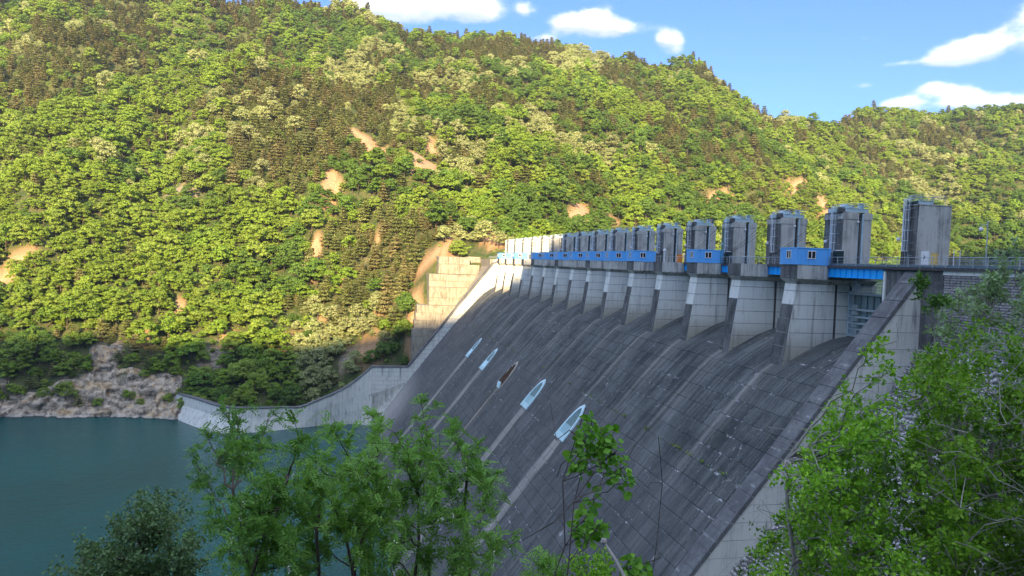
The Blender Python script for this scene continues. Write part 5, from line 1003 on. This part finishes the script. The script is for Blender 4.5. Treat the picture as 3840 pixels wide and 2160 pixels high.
def forest(name,ids,label,keys):
    """the rest of one kind: points that instance the crowns and trunks of trees already standing on the slope"""
    vi=[keys.index(KN[kind[i]]+str(var[i])) for i in ids]
    me=bpy.data.meshes.new(name); me.from_pydata([(x[i],y[i],z[i]-.4) for i in ids],[],[]); 
    for nm,ty,data in (('variant','INT',vi),('turn','FLOAT',[rot[i] for i in ids]),('size','FLOAT_VECTOR',[c for i in ids for c in (size[i],size[i],tz[i])])):
        a_=me.attributes.new(nm,ty,'POINT'); a_.data.foreach_set('vector' if ty=='FLOAT_VECTOR' else 'value',data)
    o=bpy.data.objects.new(name,me); link(o); tag(o,label,kind='stuff')
    ng=bpy.data.node_groups.new(name,'GeometryNodeTree'); ng.interface.new_socket('Geometry',in_out='INPUT',socket_type='NodeSocketGeometry'); ng.interface.new_socket('Geometry',in_out='OUTPUT',socket_type='NodeSocketGeometry')
    gi=ng.nodes.new('NodeGroupInput'); go=ng.nodes.new('NodeGroupOutput'); jn=ng.nodes.new('GeometryNodeJoinGeometry')
    def attr(nm,dt): q=ng.nodes.new('GeometryNodeInputNamedAttribute'); q.data_type=dt; q.inputs[0].default_value=nm; return [s for s in q.outputs if s.enabled][0]
    va,ta,sa=attr('variant','INT'),attr('turn','FLOAT'),attr('size','FLOAT_VECTOR')
    cx=ng.nodes.new('ShaderNodeCombineXYZ'); ng.links.new(ta,cx.inputs[2])
    for v,kk in enumerate(keys):
        if v not in vi: continue
        cmp_=ng.nodes.new('FunctionNodeCompare'); cmp_.data_type='INT'; cmp_.operation='EQUAL'
        ins=[s for s in cmp_.inputs if s.enabled]; ng.links.new(va,ins[0]); ins[1].default_value=v
        src=[ob for ob in bpy.data.objects if ob.data is not None and ob.data in PROT[kk]]
        use=[next(ob for ob in src if ob.data==PROT[kk][q]) for q in (0,1)]
        ij=ng.nodes.new('GeometryNodeJoinGeometry')
        for ob in use:
            oi=ng.nodes.new('GeometryNodeObjectInfo'); oi.transform_space='ORIGINAL'; oi.inputs['Object'].default_value=ob; oi.inputs['As Instance'].default_value=True; ng.links.new(oi.outputs['Geometry'],ij.inputs[0])
        g2=ng.nodes.new('GeometryNodeGeometryToInstance'); ng.links.new(ij.outputs[0],g2.inputs[0])
        ip=ng.nodes.new('GeometryNodeInstanceOnPoints'); ng.links.new(gi.outputs[0],ip.inputs['Points']); ng.links.new(cmp_.outputs[0],ip.inputs['Selection']); ng.links.new(g2.outputs[0],ip.inputs['Instance'])
        ng.links.new(cx.outputs[0],ip.inputs['Rotation']); ng.links.new(sa,ip.inputs['Scale']); ng.links.new(ip.outputs[0],jn.inputs[0])
    ng.links.new(jn.outputs[0],go.inputs[0]); md=o.modifiers.new('spread','NODES'); md.node_group=ng
for fn,ks in fam.items():
    rest=[i for i in np.where(np.isin(kind,ks))[0] if i not in set(single[fn])]
    forest({'broad':'broadleaf_forest','pine':'pine_forest','pale':'blossoming_forest'}[fn],rest,{'broad':'dense spring-green broadleaf forest covering the mountain','pine':'olive-brown pine stands scattered through the mountain forest','pale':'pale flowering trees speckling the upper slopes'}[fn],[KN[k]+str(v) for k in ks for v in range(6 if k<3 else 4)])
# shrubs filling the floor between trees
nb_=14000; idx=rng.choice(len(pr),nb_*2,p=pr); fi=idx//(NA-1)+rng.random(nb_*2); fj=idx%(NA-1)+rng.random(nb_*2); X_,Y_,Z_,R_=tsample(fi,fj); so,ro=patchmask(X_,Y_)
ok=(so<.5)&(ro<.45)&(Z_>-67)&(Y_>320)&(R_<760)&~((X_>20)&(X_<80)&(Y_<392)&(Z_<4)); sel=np.where(ok)[0]
Vq=[];Fq=[];c0=0; r_=np.random.default_rng(5); C=[];N=[]
for i in sel:
    k=14; d_=r_.normal(size=(k,3)); d_[:,2]=np.abs(d_[:,2]); d_/=np.linalg.norm(d_,axis=1,keepdims=True); C.append(np.array([X_[i],Y_[i],Z_[i]])+d_*r_.uniform(.6,1.5)*np.array([1,1,.8])); N.append(d_+np.array([0,0,.3]))
V,F=quads(np.concatenate(C),np.concatenate(N),r_.uniform(.35,.65,len(C)*14),.8,r_)
o=place('undergrowth',meshdata('undergrowth',V,F,[LEAFM['mid']])); tag(o,'low green scrub filling gaps between the mountain trees',kind='stuff')
# ---------------------------------------------------------------- near trees on the bank
M['robinia']=leafmat('robinia_leaflet',(.11,.26,.045),(.23,.43,.075),(.21,.38,.07),trans=.34,world=.15)
M['rob_back']=leafmat('robinia_back_leaflet',(.05,.13,.028),(.10,.21,.045),trans=.3,world=.15)
M['poplar']=leafmat('dark_poplar_leaf',(.05,.13,.04),(.13,.25,.065),(.20,.27,.13),trans=.2,world=.3)
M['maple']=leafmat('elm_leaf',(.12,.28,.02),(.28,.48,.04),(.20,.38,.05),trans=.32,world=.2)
M['maple_d']=leafmat('shaded_elm_leaf',(.06,.15,.025),(.14,.27,.04),trans=.28,world=.25)  # elm leaf darkened, its shade put into the colour
M['oak']=leafmat('windblown_leaf',(.08,.19,.04),(.16,.30,.06),(.36,.45,.28),trans=.25,world=.3)
M['vine']=leafmat('vine_leaf',(.09,.24,.025),(.20,.40,.045),trans=.32,world=.3)
M['flower']=plain('cream_blossom',(.62,.62,.50),.7,var=.1)
fr=np.random.default_rng(11)
def unit(v): return v/np.maximum(np.linalg.norm(v,axis=-1,keepdims=True),1e-9)
def limb(p0,p1,bend,n=9,wig=.1,up=.35):
    p0,p1=np.array(p0,float),np.array(p1,float); L=np.linalg.norm(p1-p0); mid=(p0*.55+p1*.45)+np.array([0,0,-up*L*.25])*bend+fr.normal(size=3)*L*.08
    t_=np.linspace(0,1,n)[:,None]; P=(1-t_)**2*p0+2*t_*(1-t_)*mid+t_**2*p1
    P[1:-1]+=fr.normal(size=(n-2,3))*wig*L*.04; return P
def twigs_on(P,count,lo,L0,L1,updir=.6,spread=1.):
    out=[]; n=len(P)
    for _ in range(count):
        f=fr.uniform(lo,1)*(n-1); i=min(int(f),n-2); p=P[i]*(1-(f-i))+P[i+1]*(f-i); d=unit(P[min(i+1,n-1)]-P[i]); v=unit(d*.8+fr.normal(size=3)*.6*spread+np.array([0,0,updir*.5])); L=fr.uniform(L0,L1)
        out.append(np.stack([p,p+v*L*.5+np.array([0,0,.03*L]),p+v*L+np.array([0,0,-.02*L])]))
    out.append(P[-3:]); return out
def pinnate(tw,per,leaf=.22,lw=.021,ll=.046,pairs=6):
    """compound leaves along a twig: one quad per leaflet"""
    C=[];A=[];B=[]
    for P in tw:
        for _ in range(per):
            f=fr.uniform(.15,1)*(len(P)-1); i=min(int(f),len(P)-2); p=P[i]*(1-(f-i))+P[i+1]*(f-i); d=unit(P[-1]-P[0])
            v=unit(d*.5+fr.normal(size=3)*.75+np.array([0,0,.1])); L=leaf*fr.uniform(.6,1.15); nrm_=unit(np.array([0,0,1.])+fr.normal(size=3)*.55); s_=unit(np.cross(v,nrm_)); nn=np.cross(s_,v)
            for q in range(pairs+1):
                t_=(q+.7)/(pairs+1); c=p+v*L*t_-np.array([0,0,1])*L*.32*t_*t_
                if q==pairs: dirs=[v]
                else: dirs=[unit(s_+v*.35-nn*.15),unit(-s_+v*.35-nn*.15)]
                for dd in dirs:
                    k=ll*fr.uniform(.8,1.2); C.append(c+dd*k*.6); A.append(dd*k*.55); B.append(unit(np.cross(nn+fr.normal(size=3)*.25,dd))*lw*fr.uniform(.8,1.2)*.6)
    C,A,B=map(np.array,(C,A,B)); V=np.stack([C-A,C-B*1.0,C+A,C+B],1).reshape(-1,3); return V,np.arange(len(V)).reshape(-1,4)
def leaves(tw,per,size=.07,asp=.62,drop=.3,up=.7,clump=0,flow=None):
    C=[];A=[];B=[]
    for P in tw:
        d=unit(P[-1]-P[0]); n=per
        f=np.sqrt(fr.uniform(.02,1,n))*(len(P)-1)*.999; i=f.astype(int); i=np.minimum(i,len(P)-2); p=P[i]*(1-(f-i))[:,None]+P[i+1]*(f-i)[:,None]
        v=unit(d*.5+fr.normal(size=(n,3))*.7+np.array([0,0,-drop])+(0 if flow is None else np.array(flow))); nn=unit(np.array([0,0,up])+fr.normal(size=(n,3))*.6); s_=unit(np.cross(v,nn)); k=size*fr.uniform(.6,1.25,(n,1))
        C.append(p+v*k*1.1+fr.normal(size=(n,3))*clump); A.append(v*k*.62); B.append(s_*k*.62*asp)
    C,A,B=map(np.concatenate,(C,A,B)); V=np.stack([C-A,C-B-A*.15,C-B*.75+A*.45,C+A,C+B*.75+A*.45,C+B-A*.15],1).reshape(-1,3); return V,np.arange(len(V)).reshape(-1,6)
def wood(paths,r0,r1,seg=5):
    b=MB()
    for P,a,c_ in paths: b.tube([tuple(p) for p in P],[a+(c_-a)*i/(len(P)-1) for i in range(len(P))],seg if a>.015 else 3,cap=False)
    return b
def near_tree(name,label,cat,base,stems,tips,bark,leafm,fn,group=None,r0=.09,twn=5,tl=(.3,.7),blossom=0,bare=0,bend=1.,leafname='leaves',lo=.45):
    """base: foot of the trunk; stems: fork points; every tip hangs on its nearest fork"""
    T=empty(name,base,label,cat,group); b0=np.array(base,float); tr=[]; br=[]; tw=[]; twp=[]
    st=[np.array(s_,float) for s_ in stems]
    for s_ in st:
        P=limb(b0,s_,.6,10,.35); tr.append((P,r0,r0*.5))
    for tp in tips:
        tp=np.array(tp,float); best=None
        for (P,_,_) in tr:
            for i in range(4,len(P)):
                dd=np.linalg.norm(tp-P[i])+max(0,P[i][2]-tp[2]+.3)*1.5
                if best is None or dd<best[0]: best=(dd,P[i],i/(len(P)-1))
        P=limb(best[1],tp,bend,9,.5); br.append((P,r0*.42,.006)); ts=twigs_on(P,twn,lo,*tl); tw+=ts; twp+=[(q,.007,.003) for q in ts[:-1]]
    barep=[]
    for _ in range(bare):
        P,_,_=br[fr.integers(len(br))]; i=fr.integers(2,len(P)); v=unit(fr.normal(size=3)+np.array([0,0,.2])); L=fr.uniform(.4,1.3); Q=np.stack([P[i],P[i]+v*L*.4+fr.normal(size=3)*.06,P[i]+v*L*.75+fr.normal(size=3)*.1,P[i]+v*L+fr.normal(size=3)*.12]); barep.append((Q,.011,.004))
    o=np.array(base)
    def loc(b): b.V=[(v[0]-o[0],v[1]-o[1],v[2]-o[2]) for v in b.V]; return b
    loc(wood(tr,0,0,8)).build('trunk',bark,T,smooth=True); loc(wood(br,0,0,5)).build('branches',bark,T,smooth=True); 
    if twp: loc(wood(twp+barep,0,0,3)).build('twigs',bark,T,kind='stuff')
    V,F=fn(tw); place(leafname,meshdata(name+'_leaves',V-o,F,[leafm]),T)
    if blossom:
        C=[]
        for _ in range(blossom):
            P=tw[fr.integers(len(tw))]; c=P[fr.integers(len(P))]; L=fr.uniform(.10,.17); m_=12; q=fr.uniform(0,1,m_)[:,None]; C.append(c-np.array([0,0,1])*q*L+fr.normal(size=(m_,3))*.018*(1.2-q))
        C=np.concatenate(C); V,F=quads(C,fr.normal(size=C.shape),np.full(len(C),.017),.8,fr); place('blossoms',meshdata(name+'_blossoms',V-o,F,[M['flower']]),T)
    return T
def gz(x,y): 
    ga_=x*TD[0]+y*TD[1]; return -1.8-.62*max(ga_,0)
def at_ground(x,y,dz=0): return (x,y,gz(x,y)+dz)
def cen(L): a=np.array(L); return a.mean(0)
F1=[t_ for t_ in FG['F1']]; 
zone=lambda lo,hi:[t_ for t_ in F1 if lo<=t_[0]/t_[1]<hi]
rat=sorted(t_[0]/t_[1] for t_ in F1); q1,q2=rat[len(rat)//3],rat[2*len(rat)//3]
for i,(lo,hi,lab) in enumerate([(-9,q1,'feathery acacia tree at lower left centre, slim top leaning over the water'),(q1,q2,'tall feathery acacia at bottom centre before the pool and spillway foot'),(q2,9,'feathery acacia right of the others, its tips over the dark spillway face')]):
    L=zone(lo,hi); c=cen(L); b=at_ground(c[0]*.98,c[1]*.98); dn=np.array([c[0],c[1],0]); 
    st=[(c[0]-.5+fr.normal()*.2,c[1]+.2,c[2]+.2),(c[0]+.6,c[1]-.3,c[2]+.6),(c[0],c[1]+.5,c[2]-.9)]
    near_tree('acacia_tree',lab,'tree',b,st,L,M['bark'],M['robinia'],lambda tw:pinnate(tw,8,.26,.030,.056,6),'feathery acacias in front of the pool',.055,8,(.25,.7),blossom=60,bend=.8,lo=.35)
L=[t_ for t_ in FG['F2']]; c=cen(L)
near_tree('poplar_tree','dark small-leaved tree at bottom left in front of the teal water','tree',at_ground(c[0],c[1]),[(c[0],c[1],c[2]),(c[0]+.8,c[1],c[2]-.4),(c[0]-.8,c[1],c[2]-.7)],L,M['bark'],M['poplar'],lambda tw:leaves(tw,34,.06,.9,.3,.6,clump=.07),None,.06,9,(.3,.75),lo=.3)
# right-hand trees
L=FG['F4']; ks=sorted(t_[0]/t_[1] for t_ in L); cut=[-9,ks[len(ks)//3],ks[2*len(ks)//3],99]
labs=['leafy elm bush at the lower right, its left side over the pale side wall','tangled elm with grey bare twigs right of centre over the stone slope','largest elm at the right edge, below the masonry wall']
for i in range(3):
    S=[t_ for t_ in L if cut[i]<=t_[0]/t_[1]<cut[i+1]]; c=cen(S)
    st=[(c[0]+fr.normal()*.6,c[1]+fr.normal()*.5,c[2]+q) for q in (-.6,.5,1.4)]
    if i==0: S=S+FG['F4b']
    near_tree('elm_tree',labs[i],'tree',at_ground(c[0]*1.02,c[1]*1.02,-.5),st,S,M['gbark'],M['maple'],lambda tw:leaves(tw,34,.080,.62,.15,.85,clump=.06),'elms on the right bank',.08,6,(.15,.45),bare=220,lo=.35)
B2_=[(t_[0]*1.22,t_[1]*1.22,t_[2]*1.22) for t_ in L[::2]]; c=cen(B2_)
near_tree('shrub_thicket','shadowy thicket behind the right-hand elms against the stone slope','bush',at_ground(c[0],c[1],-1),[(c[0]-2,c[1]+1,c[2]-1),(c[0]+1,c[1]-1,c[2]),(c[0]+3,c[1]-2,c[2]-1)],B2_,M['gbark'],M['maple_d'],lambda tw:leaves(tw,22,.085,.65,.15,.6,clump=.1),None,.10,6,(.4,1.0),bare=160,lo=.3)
L=FG['F6']; c=cen(L)
near_tree('oak_tree','wind-blown leafy tree before the masonry wall, top reaching the railing','tree',at_ground(c[0],c[1],-1),[(c[0],c[1],c[2]-.2),(c[0]-.7,c[1]+.4,c[2]-.8),(c[0]+.7,c[1]-.6,c[2]-.2)],L+FG['F6b'],M['gbark'],M['oak'],lambda tw:leaves(tw,24,.085,.7,.1,.7,clump=.05,flow=(.35,-.1,.1)),None,.05,3,(.12,.32),bare=60,lo=.4)
L=FG['F5']; c=cen(L); f5=near_tree('sapling','lone slender sapling with one leafy tuft left of the masonry wall','sapling',at_ground(14.6,14.2,-.5),[(L[0][0]+.35,L[0][1]-.2,L[0][2]-1.1)],L,M['gbark'],M['oak'],lambda tw:leaves(tw,16,.075,.7,.1,.7,clump=.03,flow=(.3,-.1,.1)),None,.028,4,(.08,.22),lo=.6)
# vine-hung thin stems, bottom centre
Bz=FG['BASE']; L=FG['F3']
near_tree('vine_clad_sapling','thin dark stems wound with heart-leaved vine in front of the spillway face','sapling',(Bz['f3a'][0],Bz['f3a'][1],gz(Bz['f3a'][0],Bz['f3a'][1])),[Bz['f3m'],Bz['f3top']],L,M['dbark'],M['vine'],lambda tw:leaves(tw,8,.075,.95,.75,.35,clump=.03),None,.015,3,(.05,.15),bare=4,lo=.7)
b3=np.array(Bz['f3b']); near_tree('bare_sapling','nearly leafless forked sapling right of the vine-clad stems','sapling',(b3[0],b3[1],gz(b3[0],b3[1])),[Bz['f3t2']],FG['F3'][-4:-1],M['dbark'],M['vine'],lambda tw:leaves(tw,5,.07,.95,.6,.4,clump=.02),None,.011,2,(.1,.3),bare=3,lo=.6)
b=MB(); p0,p1=np.array(Bz['twig0']),np.array(Bz['twig1']); P=[p0+(p0-p1)*1.2+np.array([0,0,-.6]),p0,p0*.45+p1*.55+np.array([0,0,.012]),p1]; b.tube([tuple(p) for p in P],[.013,.010,.007,.005],6); b.ball(tuple(p1),.016,8)
o=b.build('cut_branch',M['gbark']); tag(o,'pale brown stub of a branch poking up close at bottom centre','branch')
for (px3,lab) in (((-.5),'x'),): pass
def bush(name,lab,c,rad,n,m,size=.05):
    T=empty(name,(c[0],c[1],gz(c[0],c[1])),lab,'bush'); o=np.array(T.location); tw=[]; wp=[]
    for i in range(n):
        v=unit(fr.normal(size=3)+np.array([0,0,.6])); p=np.array(c)+v*rad*fr.uniform(.3,1); P=limb(np.array([c[0]+fr.normal()*.1,c[1]+fr.normal()*.1,c[2]-rad*1.6]),p,.5,6); wp.append((P,.014,.004)); tw+=twigs_on(P,3,.5,.1,.3)
    P=limb(o,np.array([c[0],c[1],c[2]-rad*1.5]),.3,6); b=wood([(P,.05,.03)]+wp,0,0,5); b.V=[(v[0]-o[0],v[1]-o[1],v[2]-o[2]) for v in b.V]; b.build('stems',M['bark'],T)
    V,F=leaves(tw,22,size,.6,.1,.7,clump=.05) if m!='robinia' else pinnate(tw,4,.2,.022,.045,5); place('leaves',meshdata(name+'_leaves',V-o,F,[M[m]]),T)
for nm,lab,k,rad,n,m in (('acacia_bush','feathery young acacia at the bottom edge left of the thin stems','bushA',.55,16,'robinia'),('low_bush','low bright shrub on the bottom edge under the vine-clad stems','bushB',.5,22,'maple')):
    bush(nm,lab,FG['BASE'][k],rad,n,m)
# weeds rooted in the ledge of the spillway
for i,(y,s_) in enumerate([(107.9,.7),(96.5,.9),(92.8,.55),(89.0,.5),(83.6,.6),(117.4,.6),(135,.4),(150,.35),(172,.45),(243,.5)]):
    n=int(60*s_); C=fr.normal(size=(n,3))*np.array([.25,.6,.22])*s_+np.array([0,0,.25]); V,F=quads(C,fr.normal(size=(n,3))+np.array([-.4,0,.8]),fr.uniform(.07,.16,n),.5,fr)
    o=place('ledge_weed',meshdata('ledge_weed',V,F,[LEAFM['bright' if i in (1,2,9) else 'mid']]),loc=(45.0,y,-25.15)); tag(o,f'{ORD[i]} little weed tuft rooted in the long ledge of the spillway face' if 0 else f'little green weed tuft on the spillway ledge, {ORD[[83.6,89.0,92.8,96.5,107.9,117.4,135,150,172,243].index(y)]} counting from the near wall','weed','weeds on the spillway ledge')
C=[];n=1500; yv=fr.uniform(Y0+2,300,n); g_=fbm(yv/6,yv*0,2,77); yv=yv[g_>.45]; C=np.stack([45.15+fr.normal(size=len(yv))*.06,yv,-25.2+fr.uniform(0,.22,len(yv))],1); V,F=quads(C,fr.normal(size=C.shape),fr.uniform(.05,.13,len(C)),.5,fr)
o=place('ledge_grass',meshdata('ledge_grass',V,F,[LEAFM['mid']])); tag(o,'thin line of grass and moss along the spillway ledge',kind='stuff')

hz=MB().box(-1450,1650,-1450,1650,-91,420); m=bpy.data.materials.new('air'); m.use_nodes=True; t=NT(m.node_tree); t.n.clear(); out=t.node('ShaderNodeOutputMaterial')
vo=t.node('ShaderNodeVolumePrincipled'); vo.inputs['Color'].default_value=(.86,.92,1,1); vo.inputs['Density'].default_value=.00009; vo.inputs['Anisotropy'].default_value=.2; t.l.new(vo.outputs[0],out.inputs['Volume'])
hz.build('haze',m,None,kind='stuff')
